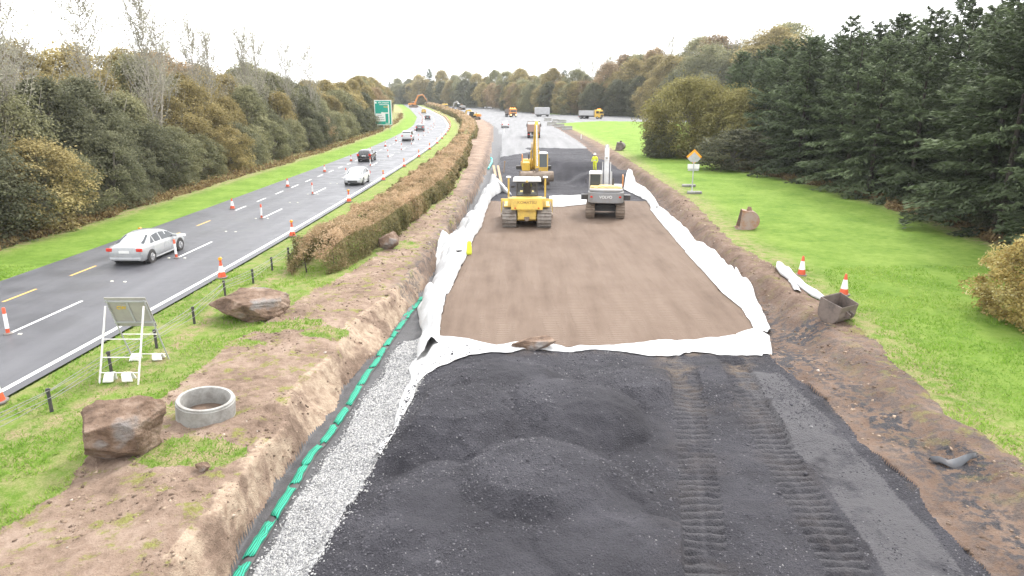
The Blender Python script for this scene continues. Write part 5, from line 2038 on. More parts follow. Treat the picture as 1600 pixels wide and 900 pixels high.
def build_traffic(P):
    zr = 0.03
    cl = make_cone(P, True)
    cs = make_cone(P, False)
    used = []

    def put(proto, first, loc, rz, lab, grp):
        if proto not in used:
            used.append(proto)
            proto.location, proto.rotation_euler = loc, (0, 0, rz)
            tag(proto, lab, proto["category"], grp)
            return proto
        return dup(proto, loc, rz, lab, grp)
    rg = random.Random(3)
    # shoulder line
    y0 = (40.0 - CAM_H * SP) / CP
    for i in range(22):
        y = y0 + i * 12.65
        lab = ("traffic cone hidden behind the silver saloon but for its lamp" if i == 0 else
               ORD[i - 1] + " cone beyond the silver saloon along the shoulder dashes")
        o_ = put(cl if i == 0 else cs, 0, (float(RR(y)) - 7.62, y, zr), rg.uniform(-.4, .4), lab, "cones along the hard shoulder line")
        if i:
            o_.scale = (0.86,) * 3
    # median edge
    ys = [G(4, 630).y, G(359, 435).y, G(475, 370).y, G(556, 316).y, G(607, 282).y]
    while ys[-1] < 330:
        ys.append(ys[-1] + (13 if ys[-1] < 150 else 9.5))
    for i, y in enumerate(ys):
        lab = ("large traffic cone cut off by the picture's edge" if i == 0 else ORD[i] + " cone from the camera along the solid white median line")
        x = float(RR(y)) + (0.22 if i else 0.05)
        put(cl, 0, (x, y, max(TZ(x, y), zr)), rg.uniform(-.4, .4), lab, "cones along the median edge line")
    # lane cylinders
    cy = make_cylinder(P)
    yl = G(19, 521).y
    studs = []
    for i in range(16):
        y = yl + 12.0 * i - 0.15
        x = float(RR(y)) - 3.95
        lab = ORD[i] + " red and white cylinder from the camera along the lane dashes"
        put(cy, 0, (x, y, zr), 0.0, lab, "cylinders along the lane line")
        cy_o = [o for o in COL.objects if o.get("label") == lab][0]
        cy_o.rotation_euler = (rg.uniform(-.04, .04), rg.uniform(-0.03, 0.03), 0)
        if i < 8:
            studs += [(x - 0.42, y, zr), (x + 0.42, y, zr), (x - 0.3, y + 7.3, zr), (x + 0.35, y + 7.2, zr)]
    b = MB()
    b.box((0, 0, 0.012), (0.13, 0.09, 0.024), taper=(0.7, 0.7))
    st = b.build("road_stud", paint("stud_white", (0.75, 0.73, 0.6), 0.3))
    tag(st, "small white stick-on reflective stud beside the lane dashes", "road stud", "stick-on studs beside the lane line")
    for i, p in enumerate(studs):
        o = st if i == 0 else st.copy()
        if i:
            COL.objects.link(o)
        o.location = p
    # cones on the grass field
    cn = make_cone(P, False)
    for (u, v, lab) in ((1252, 430, "orange and white cone on the grass field by the crumpled white sheet"), (1318, 461, "orange and white cone on the grass field above the muddy bucket")):
        put(cn, 0, on(u, v), rg.uniform(-1, 1), lab, "cones on the grass field")
    # wire rope barrier
    r = thing("wire_rope_barrier", "low grey wire rope barrier on dark posts along the median grass", "barrier")
    pp = [on(u, v) for u, v in ((-170, 790), (-40, 706), (81, 643), (174, 581), (245, 544), (304, 506), (352, 462), (396, 443))]
    for k in range(5):
        y = pp[7].y + 2.4 * (k + 1)
        x = pp[7].x + 0.07 * (k + 1)
        pp.append(Vector((x, y, TZ(x, y))))
    for p in pp:
        b = MB()
        b.cyl(p - Vector((0, 0, .1)), p + Vector((0, 0, 0.68)), 0.05, 0.045, n=10)
        b.cyl(p + Vector((0, 0, 0.60)), p + Vector((0, 0, 0.66)), 0.062, n=10)
        b.build("post", P["dark"], r, 60)
    for i, z in enumerate((0.30, 0.42, 0.54, 0.63)):
        b = MB()
        pts = []
        for k in range(len(pp) - 1):
            s = 0.055 if (k + i) % 2 else -0.055
            pts += [pp[k] + Vector((s, 0, z)), (pp[k] + pp[k + 1]) / 2 + Vector((0, 0, z - 0.008))]
        pts.append(pp[-1] + Vector((0, 0, z)))
        b.tube(pts, 0.009, 6)
        b.build("wire", P["mgrey"], r, 60)


def build_signs(P):
    # back of the A-frame sign on the median
    a, b_ = G(153, 602), G(217, 600)
    c, d = G(208, 562), G(267, 563)
    base = (a + b_ + c + d) / 4
    hy = ((c + d) / 2 - (a + b_) / 2).y / 2
    base.z = TZ(base.x, base.y)
    r = thing("temporary_sign", "back of a grey board on a white A-frame stand on the median grass", "road sign", base, 0.0)
    hw = 0.58
    fr = paint("frame_white", (0.68, 0.68, 0.66), 0.45, (0.34, 0.2, 0.13), 0.5, 4.0)
    for s in (-1, 1):
        m = MB()
        m.cyl((s * hw, -hy, -0.06), (s * hw, -0.06, 2.14), 0.03, n=10)
        m.build("leg", fr, r, 60)
        m = MB()
        m.cyl((s * hw, hy, -0.06), (s * hw, 0.0, 2.3), 0.024, n=10)
        m.build("leg", P["galv"], r, 60)

    def near(z):
        return -hy + (hy - .06) * z / 2.14

    def farp(z):
        return hy - hy * z / 2.3
    for f_, z in ((near, 0.30), (near, 0.72), (near, 1.22), (farp, 0.22), (farp, 1.02)):
        m = MB()
        m.cyl((-hw, f_(z), z), (hw, f_(z), z), 0.017, n=8)
        m.build("cross_rail", fr, r, 60)
    sl = math.atan2(hy, 2.3)
    M = Matrix.Translation((0, farp(1.86) + 0.035, 1.86)) @ Matrix.Rotation(sl, 4, "X")
    m = MB()
    m.box((0, 0, 0), (1.26, 0.025, 1.16), M)
    bd = m.build("board", paint("board_back", (0.33, 0.32, 0.285), 0.55, (0.22, 0.21, 0.19), 0.5, 2.5), r, bevel=0.004)
    for z in (0.45, -0.40):
        m = MB()
        m.box((0, -0.035, z), (1.26, 0.035, 0.045), M)
        m.build("stiffener", P["galv"], bd)
    m = MB()
    m.box((0.02, -0.028, 0.02), (0.05, 0.028, 0.86), M)
    m.build("stiffener", P["galv"], bd)
    yel = paint("faded_yellow", (0.58, 0.40, 0.03), 0.6)
    m = MB()
    # round letters brushed on the back: "Cill"-like strokes kept as they read, CW
    q = lettering("CW", (-0.27, farp(1.86) - 0.0 + 0.012, 2.02), 0.17, yel, r)
    q.matrix_local = M @ Matrix.Translation((-0.22, -0.018, 0.18)) @ Matrix.Rotation(PI / 2, 4, "X")
    # sandbags over the bottom rails
    sb = paint("sandbag_white", (0.78, 0.78, 0.76), 0.8, (0.55, 0.5, 0.45), 0.4, 4.0)
    def bag(x, y, z, h, lab, k):
        rg = np.random.default_rng(40 + k)
        n, m_ = 9, 7
        V, F = [], []
        for i in range(n):
            t = i / (n - 1) * 2 - 1
            a_ = abs(t)
            for j in range(m_):
                w = j / (m_ - 1) - 0.5
                yy = math.copysign(0.05 + 0.09 * a_ ** 0.6, t) if a_ > 0.05 else 0
                zz = -h * max(0, a_ - 0.15) / 0.85 * rg.uniform(0.95, 1.05)
                V.append((x + w * (0.26 + 0.08 * a_) + 0.05 * a_ * (1 if k % 2 else -1), y + yy + rg.normal(0, .008), max(z + 0.03 + zz + rg.normal(0, 0.008), 0.02)))
        for i in range(n - 1):
            for j in range(m_ - 1):
                F.append((i * m_ + j, i * m_ + j + 1, (i + 1) * m_ + j + 1, (i + 1) * m_ + j))
        me = np_mesh("sandbag", np.array(V) + np.array(base), np.array(F), [sb], True)
        o = link("sandbag", me)
        s = o.modifiers.new("Solidify", "SOLIDIFY")
        s.thickness = 0.05
        s2 = o.modifiers.new("Subsurf", "SUBSURF")
        s2.levels = s2.render_levels = 1
        tag(o, lab, "sandbag", "white sandbags on the sign frame")
    bag(-0.27, near(.30), 0.30, 0.30, "white sandbag on the near rail of the sign frame, the larger one", 0)
    bag(0.22, near(.30), 0.30, 0.27, "white sandbag on the near rail of the sign frame, the narrower one", 1)
    bag(-0.42, farp(.22), 0.22, 0.24, "white sandbag on the rear rail of the sign frame, nearer the road", 2)
    bag(0.25, farp(.22), 0.22, 0.2, "white sandbag on the rear rail of the sign frame, the farther one from the road", 3)

    # big green direction sign
    p = G(600, 203)
    r = thing("direction_sign", "tall green direction sign on three posts at the roadside wood's edge", "road sign", p, -0.04)
    g = paint("sign_green", (0.0, 0.30, 0.225), 0.4, (0.0, 0.25, 0.19), 0.3, 1.0)
    m = MB()
    zb, zt, w = 1.1, 6.75, 4.05
    m.box((0, 0, (zb + zt) / 2), (w, 0.08, zt - zb))
    m.build("panel", P["cone_white"], r, bevel=0.02)
    m = MB()
    m.box((0, -0.05, (zb + zt) / 2), (w - 0.34, 0.03, zt - zb - 0.34))
    m.build("green_face", g, r)
    for x in (-1.45, 0.0, 1.45):
        m = MB()
        m.cyl((x, 0.10, -0.3), (x, 0.10, zt - 0.3), 0.09, n=10)
        m.build("post", P["galv"], r, 60)
    wh = P["cone_white"]
    m = MB()
    yf = -0.075
    m.box((1.32, yf, 3.55), (0.26, 0.02, 4.2))             # route stem
    m.box((0.55, yf, 3.85), (1.3, 0.02, 0.26))             # branch to the left
    m.box((-0.62, yf, 2.85), (2.25, 0.02, 1.75))           # white patch panel
    m.box((-0.2, yf - .004, 3.85), (0.5, 0.02, 0.4))
    m.build("route_symbol", wh, r)
    dk = paint("sign_black", (0.05, 0.05, 0.05), 0.5)
    m = MB()
    m.box((-1.62, yf, 6.2), (0.36, 0.02, 0.42))
    m.build("pictogram_panel", wh, r)
    yl = paint("sign_yellow", (0.62, 0.45, 0.10), 0.45)
    lettering("N18", (0.72, yf - .012, 5.22), 0.58, yl, r, width=1.0)

    def worn_text(x, z, wid, h, n, mat, seed):
        """a line of lettering too small to read from the road: stroke marks at letter size"""
        rg = random.Random(seed)
        q = MB()
        st = wid / n
        q.box((x, yf - 0.010, z - h * 0.45), (wid, 0.004, h * 0.10))
        for k in range(n):
            if k in (n // 3, ) and n > 8:
                continue
            cx = x - wid / 2 + st * (k + 0.5)
            hh = h * rg.choice((0.7, 0.7, 1.0))
            q.box((cx - st * 0.25, yf - 0.012, z - h / 2 + hh / 2), (st * 0.22, 0.006, hh))
            q.box((cx + st * 0.18, yf - 0.0125, z - h / 2 + h * 0.33), (st * 0.22, 0.006, h * 0.66))
        q.build("lettering", mat, r)
    worn_text(0.20, 6.28, 2.5, 0.36, 10, wh, 1)
    worn_text(0.35, 5.86, 2.2, 0.36, 8, wh, 2)
    worn_text(-0.85, 3.35, 1.1, 0.26, 6, dk, 3)
    worn_text(-0.70, 2.90, 1.6, 0.26, 9, dk, 4)
    worn_text(-0.60, 2.42, 1.7, 0.26, 9, dk, 5)
    worn_text(0.85, 1.55, 0.8, 0.30, 4, wh, 6)

    # portable diamond sign on the right grass
    p = on(1081, 299)
    r = thing("diamond_sign", "portable sign with a yellow diamond top and white plate on the grass field", "road sign", p, -0.15)
    m = MB()
    m.box((0, 0, 1.55), (0.09, 0.09, 3.1))
    m.build("post", P["galv"], r)
    m = MB()
    for s in (-1, 1):
        m.tube([(0, 0, 0.55), (s * 0.02, s * 0.45, 0.06)], 0.03, 8)
    m.box((0, 0, 0.05), (0.08, 1.1, 0.06))
    m.build("stand", P["galv"], r)

    def diamond(R, y0, y1, zc, mat, nm, cut=None):
        q = MB()
        pts = [(0, -R), (R, 0), (0, R), (-R, 0)]
        if cut:
            pts = [(-R, 0), (-R + cut, -cut), (R - cut, -cut), (R, 0), (R * 0.5, R * .5), (0, R * 1.0), (-R * .5, R * .5)]
        vs = [(x, y0, zc + z) for x, z in pts] + [(x, y1, zc + z) for x, z in pts]
        k = len(pts)
        q.add(vs, [tuple(range(k)), tuple(reversed(range(k, 2 * k)))] + [(i, (i + 1) % k, k + (i + 1) % k, k + i) for i in range(k)])
        return q.build(nm, mat, r)
    diamond(0.66, 0.05, 0.075, 3.02, paint("sign_orange", (0.85, 0.36, 0.02), 0.45), "diamond_plate")
    diamond(0.56, -0.02, 0.03, 2.86, P["galv"], "backing_plate", 0.30)
    m = MB()
    m.box((0, 0.06, 2.18), (1.0, 0.03, 0.40))
    m.build("supplementary_plate", P["cone_white"], r, bevel=0.02)
    m = MB()
    m.box((0, 0.06, 1.88), (0.92, 0.035, 0.16))
    m.build("lower_plate", P["galv"], r)
    for u, v, lab in ((1076, 292, "rough concrete slab behind the diamond sign's post"), (1085, 303, "rough concrete slab in front of the diamond sign's post")):
        q = on(u, v)
        m = MB()
        m.box((0, 0, 0.09), (1.25, 0.42, 0.2), taper=(0.96, 0.9))
        o = m.build("ballast_slab", P["concrete"], None, bevel=0.03)
        o.location, o.rotation_euler = q + Vector((0, 0, 0.05)), (0, 0, -0.06)
        tag(o, lab, "concrete slab", "slabs weighing down the diamond sign")


# ------------------------------------------------------------------ rocks, ring, buckets
def boulder(name, label, loc, dims, seed, rz, M, planes=None, cat="boulder"):
    rg = np.random.default_rng(seed)
    bm = bmesh.new()
    bmesh.ops.create_icosphere(bm, subdivisions=6, radius=1.0)
    D = np.array([v.co for v in bm.verts])
    D = unit(D)
    nn = unit(rg.normal(size=(15, 3)))
    dd = rg.uniform(0.72, 1.0, 15)
    if planes:
        nn = np.concatenate([nn, unit(np.array([p[:3] for p in planes], float))])
        dd = np.concatenate([dd, [p[3] for p in planes]])
    dot = D @ nn.T
    rr = np.where(dot > 0.05, dd[None] / np.maximum(dot, 0.05), 9).min(1)
    rr = np.minimum(rr, 1.35)
    p = D * rr[:, None]
    a = fbm(p[:, 0] * 1.0 + p[:, 2] * .6 + 9 * seed, p[:, 1] + p[:, 2] * 1.3, 0.55, 5, seed, 0.6)
    b = fbm(p[:, 2] * 2.2 + p[:, 0] * .3, p[:, 0] * .5 - p[:, 1] * 0.7, 0.35, 4, seed + 5, 0.6)
    p = p * (1 + 0.13 * a + 0.11 * np.abs(b) - 0.04)[:, None]
    p = p * np.array(dims) / 2
    for v, q in zip(bm.verts, p):
        v.co = q
    me = bpy.data.meshes.new(name)
    bm.to_mesh(me)
    bm.free()
    me.materials.append(M)
    me.shade_smooth()
    o = link(name, me)
    zmin = p[:, 2].min()
    o.location = (loc[0], loc[1], loc[2] - zmin - dims[2] * 0.16)
    o.rotation_euler = (0, 0, rz)
    return tag(o, label, cat)


def mat_rock():
    m, nt, b = new_mat("boulder_rock")
    v = objco(nt)
    n1 = noise_tex(nt, v, 1.3, 6, 0.62)
    n2 = noise_tex(nt, v, 7, 5, 0.7)
    c = ramp(nt, n1, [(0.34, (0.075, 0.048, 0.034)), (0.5, (0.19, 0.128, 0.092)), (0.66, (0.32, 0.24, 0.185))])
    gy = ramp(nt, n2, [(0.35, (0.15, 0.15, 0.155)), (0.65, (0.29, 0.285, 0.28))])
    geo = node(nt, "ShaderNodeNewGeometry")
    sp = node(nt, "ShaderNodeSeparateXYZ")
    c = mix(nt, maprange(nt, noise_tex(nt, v, 0.9, 3), 0.55, 0.66, 0, 0.7), c, gy)
    c = mix(nt, maprange(nt, n2, 0.55, 0.75, 0, 0.45), c, (0.075, 0.052, 0.04))
    nt.links.new(c, b.inputs["Base Color"])
    b.inputs["Roughness"].default_value = 0.9
    b.inputs["Specular IOR Level"].default_value = 0.2
    bump(nt, b, math_node(nt, "ADD", n1, n2), 0.9, 0.12)
    return m


def build_site_things(P):
    rock = mat_rock()
    p = on(386, 506)
    boulder("boulder", "large flat topped brown boulder by the barrier, undercut on one side", (p.x, p.y + 0.75, p.z - 0.14), (2.8, 2.3, 2.0), 21, 0.25, rock, [(0.05, -0.16, 1, 0.42), (-0.75, -0.35, -0.9, 0.62), (-0.3, -1, -0.35, 0.7), (1, -0.4, 0.1, 0.85)])
    p = on(182, 728)
    boulder("boulder", "brown boulder with a grey top beside the concrete ring", (p.x - 0.12, p.y + 0.55, p.z), (1.75, 1.6, 1.75), 34, 0.35, rock, [(-0.12, -0.25, 1, 0.55), (0.1, -1, -0.15, 0.72), (1, -0.6, -0.2, 0.75)])
    p = on(607, 390)
    boulder("boulder", "small brown boulder standing against the long hedge", (p.x, p.y + 0.2, p.z), (0.85, 0.7, 1.15), 9, 0.3, rock)
    p = on(335, 700)
    boulder("stone", "small pale stone on the edge of the soil bank", (G(318, 735, .1).x, G(318, 735, .1).y, TZ(G(318, 735, .1).x, G(318, 735, .1).y)), (0.3, 0.25, 0.2), 12, 0.3, rock, cat="stone")
    p = on(836, 545)
    boulder("stone", "low grey stone in soil lying on the near white strip", (p.x, p.y + 0.15, p.z + 0.03), (1.35, 0.75, 0.5), 17, 0.1, rock, [(0, 0, 1, 0.6)], cat="stone")
    # concrete ring
    p = on(322, 648)
    r = thing("concrete_ring", "pale precast concrete manhole ring lying on the brown soil", "concrete ring", (p.x, p.y, p.z - 0.06), 0.0)
    r.rotation_euler = (0.05, 0.10, 0)
    b = MB()
    b.lathe([(0.62, 0.0), (0.74, 0.0), (0.74, 0.50), (0.715, 0.505), (0.71, 0.56), (0.625, 0.56), (0.61, 0.50), (0.61, 0.0), (0.62, 0.0)], 56)
    b.build("ring_wall", P["concrete"], r, 40)
    b = MB()
    b.lathe([(0.0, 0.16), (0.4, 0.13), (0.61, 0.08)], 32)
    b.build("soil_inside", paint("ring_soil", (0.15, 0.10, 0.07), 0.95, (0.06, 0.045, 0.035), 0.7, 4.0, bmp=0.6), r)
    # loose buckets
    loose_bucket("rusty excavator bucket standing on the grass field", on(1168, 357), P["rust"], 1.35, 0.60, Matrix.Translation((0.05, 0, 0.0)) @ rotz(1.42), 5, 0.05, 0.48)
    loose_bucket("dark steel excavator bucket on the far grass by the berm", on(970, 235), P["oldsteel"], 1.5, 0.62, rotz(1.2), 5, 0.05, 0.3)
    loose_bucket("muddy bucket lying mouth up on the berm below the grass cones", on(1310, 505), P["oldsteel"], 1.2, 0.45,
                 Matrix.Translation((0.05, 0.30, 0.40)) @ rotz(0.55) @ Matrix.Rotation(math.radians(97), 4, "X") @ Matrix.Translation((0, 0, -0.45)), 0, 0.04, 0.15)
    # concrete blocks by the far verge
    spots = [(862, 196, 0.3), (874, 199, -0.1), (868, 191, 0.8), (886, 203, 0.15), (878, 192, 0.0), (856, 189, 0.5)]
    for i, (u, v, a) in enumerate(spots):
        q = on(u, v)
        b = MB()
        b.prism([(-0.3, 0), (0.3, 0), (0.3, 0.15), (0.12, 0.4), (0.1, 0.9), (-0.1, 0.9), (-0.12, 0.4), (-0.3, 0.15)], -1.25, 1.25)
        o = b.build("concrete_barrier", P["concrete"], None, bevel=0.02)
        o.location, o.rotation_euler = q, (0, 0, a)
        tag(o, ("stored concrete barrier block, " + ("nearest the brown berm" if i == 3 else ORD[i] + " from the grey trailer") + " of the heap"), "concrete barrier", "concrete barriers heaped by the far verge")
    # grey trailer
    q = on(847, 182)
    r = thing("box_trailer", "pale grey box trailer parked below the far wood", "trailer", q, 0.05)
    b = MB()
    b.box((0, 0, 2.0), (5.4, 2.4, 2.5))
    b.build("box", paint("trailer_grey", (0.42, 0.42, 0.43), 0.5, (0.28, 0.27, 0.26), 0.5, 1.0), r, bevel=0.06)
    b = MB()
    b.box((0, 0, 0.62), (5.0, 1.0, 0.2))
    b.build("chassis", P["dark"], r)
    for x in (-1.6, -0.7, 1.9):
        for s in (-1, 1):
            b = MB()
            b.cyl((x, s * 1.15, 0.42), (x, s * 0.85, 0.42), 0.42, n=18)
            b.build("wheel", P["rubber"], r, 40)
    # small marker posts, stakes, planks
    for (u, v, lab) in ((908, 217, "short white marker post in the brown far berm"), (881, 213, "thin white stake in the brown far berm"), (788, 207, "small white marker post on the works by the far car")):
        q = on(u, v)
        b = MB()
        b.cyl((0, 0, -0.1), (0, 0, 0.75), 0.09 if "marker" in lab else .045, n=10)
        b.cyl((0, 0, 0.75), (0, 0, 0.82), 0.06, 0.03, n=10)
        o = b.build("marker_post", P["cone_white"], None, 60)
        o.location = q
        tag(o, lab, "marker post", "white markers by the works")
    q = on(787, 270)
    b = MB()
    b.cyl((0, 0, -0.2), (0.12, -0.05, 1.25), 0.05, 0.045, n=8)
    b.cyl((0.12, -0.05, 1.15), (0.13, -0.05, 1.3), 0.09, n=8)
    o = b.build("timber_stake", P["wood"], None, 60)
    o.location = q
    tag(o, "leaning timber stake beside the trench behind the bulldozer", "stake")
    for i, (u0, v0, u1, v1, lab) in enumerate(((778, 262, 783, 286, "long weathered plank along the trench by the white sheets"), (771, 264, 776, 280, "short brown plank beside the long plank at the trench"))):
        a, c = on(u0, v0), on(u1, v1)
        b = MB()
        d = (c - a)
        ang = math.atan2(d.y, d.x)
        b.box((0, 0, 0.06), (d.length, 0.28, 0.07))
        o = b.build("plank", P["wood"], None, bevel=0.01)
        o.location, o.rotation_euler = (a + c) / 2 + Vector((0, 0, 0.12)), (0, 0, ang)
        tag(o, lab, "plank", "planks by the trench")
    # teal pipe offcut
    a, c = on(763, 265), on(769, 253)
    b = MB()
    b.tube([a + Vector((0, 0, .12)), (a * 2 + c) / 3 + Vector((0.05, 0, .2)), (a + 2 * c) / 3 + Vector((0.1, 0, .25)), c + Vector((0, 0, 0.4)), c + Vector((-0.2, .3, 0.55))], 0.11, 10)
    o = b.build("pipe_offcut", paint("teal_plastic", (0.03, 0.48, 0.40), 0.4), None, 60)
    tag(o, "bent teal plastic pipe offcut in the trench beyond the white sheets", "pipe")
    # dark felt strip on the right soil
    b = MB()
    a, c = on(1452, 722), on(1522, 724)
    n = 14
    vs, fs = [], []
    rg = random.Random(4)
    for i in range(n):
        t = i / (n - 1)
        q = a.lerp(c, t)
        z = TZ(q.x, q.y) + 0.05 + 0.05 * math.sin(t * 9)
        w = 0.05 + 0.12 * math.sin(PI * min(1, t * 1.1)) + 0.03 * rg.random()
        vs += [(q.x, q.y - w, z), (q.x, q.y, z + 0.10), (q.x, q.y + w, z)]
    for i in range(n - 1):
        fs += [(3 * i, 3 * i + 3, 3 * i + 4, 3 * i + 1), (3 * i + 1, 3 * i + 4, 3 * i + 5, 3 * i + 2)]
    b.add(vs, fs)
    o = b.build("felt_strip", paint("dark_felt", (0.09, 0.095, 0.105), 0.7, (0.15, 0.12, 0.1), 0.5, 3.0), None, 60)
    sd = o.modifiers.new("Solidify", "SOLIDIFY")
    sd.thickness = 0.03
    tag(o, "torn grey felt strip half buried in the red brown berm", "felt strip")
    # tar patch beside the grass cones
    # green mesh strip in the trench: separate lengths with dark gaps between
    build_green(P)


def build_green(P):
    px = [(362, 925), (372, 898), (405, 840), (431, 800), (452, 767), (470, 735), (487, 706), (503, 690), (520, 668), (549, 625), (563, 600), (575, 580), (586, 566), (597, 547), (612, 527), (625, 508), (637, 491), (655, 470), (660, 464)]
    W = [G(u, v, -0.86) for u, v in px]
    pts = np.array([[p.x, p.y] for p in W])
    seg = np.r_[0, np.cumsum(np.hypot(*np.diff(pts, axis=0).T))]
    tot = seg[-1]

    def at(s):
        return np.array([np.interp(s, seg, pts[:, 0]), np.interp(s, seg, pts[:, 1])])
    m, nt, b = new_mat("green_mesh")
    uv = node(nt, "ShaderNodeAttribute", attribute_name="across").outputs["Fac"]
    wv = math_node(nt, "SINE", math_node(nt, "MULTIPLY", uv, 2 * PI * 5))
    n = noise_tex(nt, pos(nt), 9, 4, 0.7)
    f = maprange(nt, math_node(nt, "ADD", wv, math_node(nt, "MULTIPLY", n, 0.8)), 0.25, 0.85, 0.0, 1.0)
    nt.links.new(mix(nt, f, (0.018, 0.35, 0.215), (0.005, 0.10, 0.07)), b.inputs["Base Color"])
    b.inputs["Roughness"].default_value = 0.8
    r = thing("drain_tape", "bright green perforated drain strip running down the black trench", "drain strip")
    rg = np.random.default_rng(8)
    s = 0.0
    k = 0
    while s < tot - 0.2:
        L = rg.uniform(0.6, 1.5)
        e = min(s + L, tot)
        n = 7
        V, A = [], []
        w = 0.105
        skew = rg.normal(0, 0.05)
        for i in range(n):
            t = s + (e - s) * i / (n - 1)
            c = at(t)
            d = at(t + 0.05) - at(t - 0.05)
            d /= np.linalg.norm(d)
            nrm = np.array([-d[1], d[0]])
            for j in range(5):
                q = (j - 2) / 2
                bite = 0.05 * (i in (0, n - 1)) * rg.normal()
                p = c + nrm * (q * w + 0.012 * rg.normal()) + d * (bite + skew * q * (i in (0, n - 1)))
                V.append((p[0], p[1], 0.05 + 0.018 * (1 - q * q) + 0.010 * rg.normal()))
                A.append((q + 1) / 2)
        V = np.array(V)
        V[:, 2] += height(V[:, 0], V[:, 1])
        V[:, 2] = np.maximum(V[:, 2], V[:, 2].mean() - 0.05)
        F = [(i * 5 + j, i * 5 + j + 1, (i + 1) * 5 + j + 1, (i + 1) * 5 + j) for i in range(n - 1) for j in range(4)]
        o = link("tape_length", np_mesh("tape_length", V, np.array(F), [m], True, {"across": np.array(A)}), r)
        sd = o.modifiers.new("Solidify", "SOLIDIFY")
        sd.thickness = 0.02
        k += 1
        s = e + rg.uniform(0.08, 0.24)
    # dark backing the strip is printed on
    ss = np.linspace(0, tot, 60)
    V = []
    for t in ss:
        c = at(t)
        d = at(t + 0.05) - at(t - 0.05)
        d /= np.linalg.norm(d)
        nrm = np.array([-d[1], d[0]])
        for q in (-1, 0, 1):
            p = c + nrm * q * 0.13
            V.append((p[0], p[1], 0.03 + 0.04 * (q == 0)))
    V = np.array(V)
    V[:, 2] += height(V[:, 0], V[:, 1])
    F = [(i * 3 + j, i * 3 + j + 1, i * 3 + j + 4, i * 3 + j + 3) for i in range(len(ss) - 1) for j in range(2)]
    link("backing_strip", np_mesh("backing_strip", V, np.array(F), [P["dark"]], True), r)


# ------------------------------------------------------------------ white geotextile
SPILL = []


def sheet(label, A, B, za, zb, bulge, seed, M, ruck=0.06, n=46, m=22, ends=0.5, lift=0.035, wave=0.5, zmax=9.0, pillows=0, roll=0.0, edge=0.22):
    """cloth laid between two edges given as sight lines; hugs the ground and rucks up"""
    def poly(px, z):
        W = np.array([tuple(G(u, v, z)) for u, v in px])
        s = np.r_[0, np.cumsum(np.linalg.norm(np.diff(W, axis=0), axis=1))]
        t = np.linspace(0, s[-1], n)
        return np.stack([np.interp(t, s, W[:, i]) for i in range(3)], -1)
    a, b = poly(A, za), poly(B, zb)
    rg = np.random.default_rng(seed)
    t = np.linspace(0, 1, m)[None, :, None]
    P_ = a[:, None] * (1 - t) + b[:, None] * t
    x, y = P_[..., 0], P_[..., 1]
    # ragged edges
    dirv = (b - a)
    dirv /= np.maximum(np.linalg.norm(dirv, axis=1, keepdims=True), 1e-6)
    e0 = fbm(x[:, 0], y[:, 0], 1.6, 3, seed) * edge
    e1 = fbm(x[:, -1], y[:, -1], 1.6, 3, seed + 1) * edge
    tt = np.linspace(0, 1, m)[None, :]
    off = e0[:, None] * (1 - tt) + e1[:, None] * tt
    x = x + dirv[:, None, 0] * off
    y = y + dirv[:, None, 1] * off
    al = np.linspace(0, 1, n)[:, None]
    z = np.minimum(height(x.ravel(), y.ravel()).reshape(x.shape), zmax)
    # cloth bridges hollows: blur the ground a little
    for _ in range(3):
        z = np.maximum(z, (np.roll(z, 1, 0) + np.roll(z, -1, 0)) / 2 * (1.0) - 0.0) if False else z
    arch = np.sin(PI * tt) ** 0.7 * (1 - (1 - ends) * np.abs(2 * al - 1) ** 3)
    lobes = 1 + wave * (fbm(x, y, 1.1, 3, seed + 4) * 2.6)
    w1 = fbm(x * 1.0 + y * 0.35, y * 0.8 - x * .2, 0.75, 4, seed + 7)
    ridg = 0.5 - np.abs(fbm(x + 0.4 * y, y, 0.55, 3, seed + 9)) * 2.4
    z = z + lift + bulge * arch * np.maximum(0.15, lobes) + ruck * (w1 + 0.7 * np.maximum(ridg, -0.2)) * (0.35 + 0.65 * np.sin(PI * tt))
    for q in range(pillows):
        ca, ct = (q + rg.uniform(0.2, 0.8)) / pillows, rg.uniform(0.15, 0.6)
        i0, j0 = int(ca * (n - 1)), int(ct * (m - 1))
        rr = rg.uniform(0.30, 0.52)
        dd = np.hypot(x - x[i0, j0], (y - y[i0, j0]) / 1.25) / rr
        z = z + rg.uniform(0.28, 0.5) * np.clip(1.15 * (1 - dd ** 2), 0, 0.95)
    z = z + roll * np.clip(1 - ((tt - 0.12) / 0.12) ** 2, 0, 1) ** 0.5
    V = np.stack([x, y, z], -1).reshape(-1, 3)
    i = np.arange(n * m).reshape(n, m)
    F = np.stack([i[:-1, :-1], i[:-1, 1:], i[1:, 1:], i[1:, :-1]], -1).reshape(-1, 4)
    o = link("geotextile_sheet", np_mesh("geotextile_sheet", V, F, [M], True))
    if edge > 0.3:
        for q in range(260 if seed == 19 else 200):
            ii, jj = rg.integers(n), int((m - 1) * min(1.0, max(0.0, 1 - abs(rg.normal(0, 0.22)))))
            SPILL.append((x[ii, jj] + rg.normal(0, .03), y[ii, jj] + rg.normal(0, .03), z[ii, jj] + 0.015))
    sd = o.modifiers.new("Solidify", "SOLIDIFY")
    sd.thickness, sd.offset = 0.012, -1
    sb = o.modifiers.new("Subsurf", "SUBSURF")
    sb.levels = sb.render_levels = 1
    return tag(o, label, "geotextile sheet", "white sheets edging the brown layer")


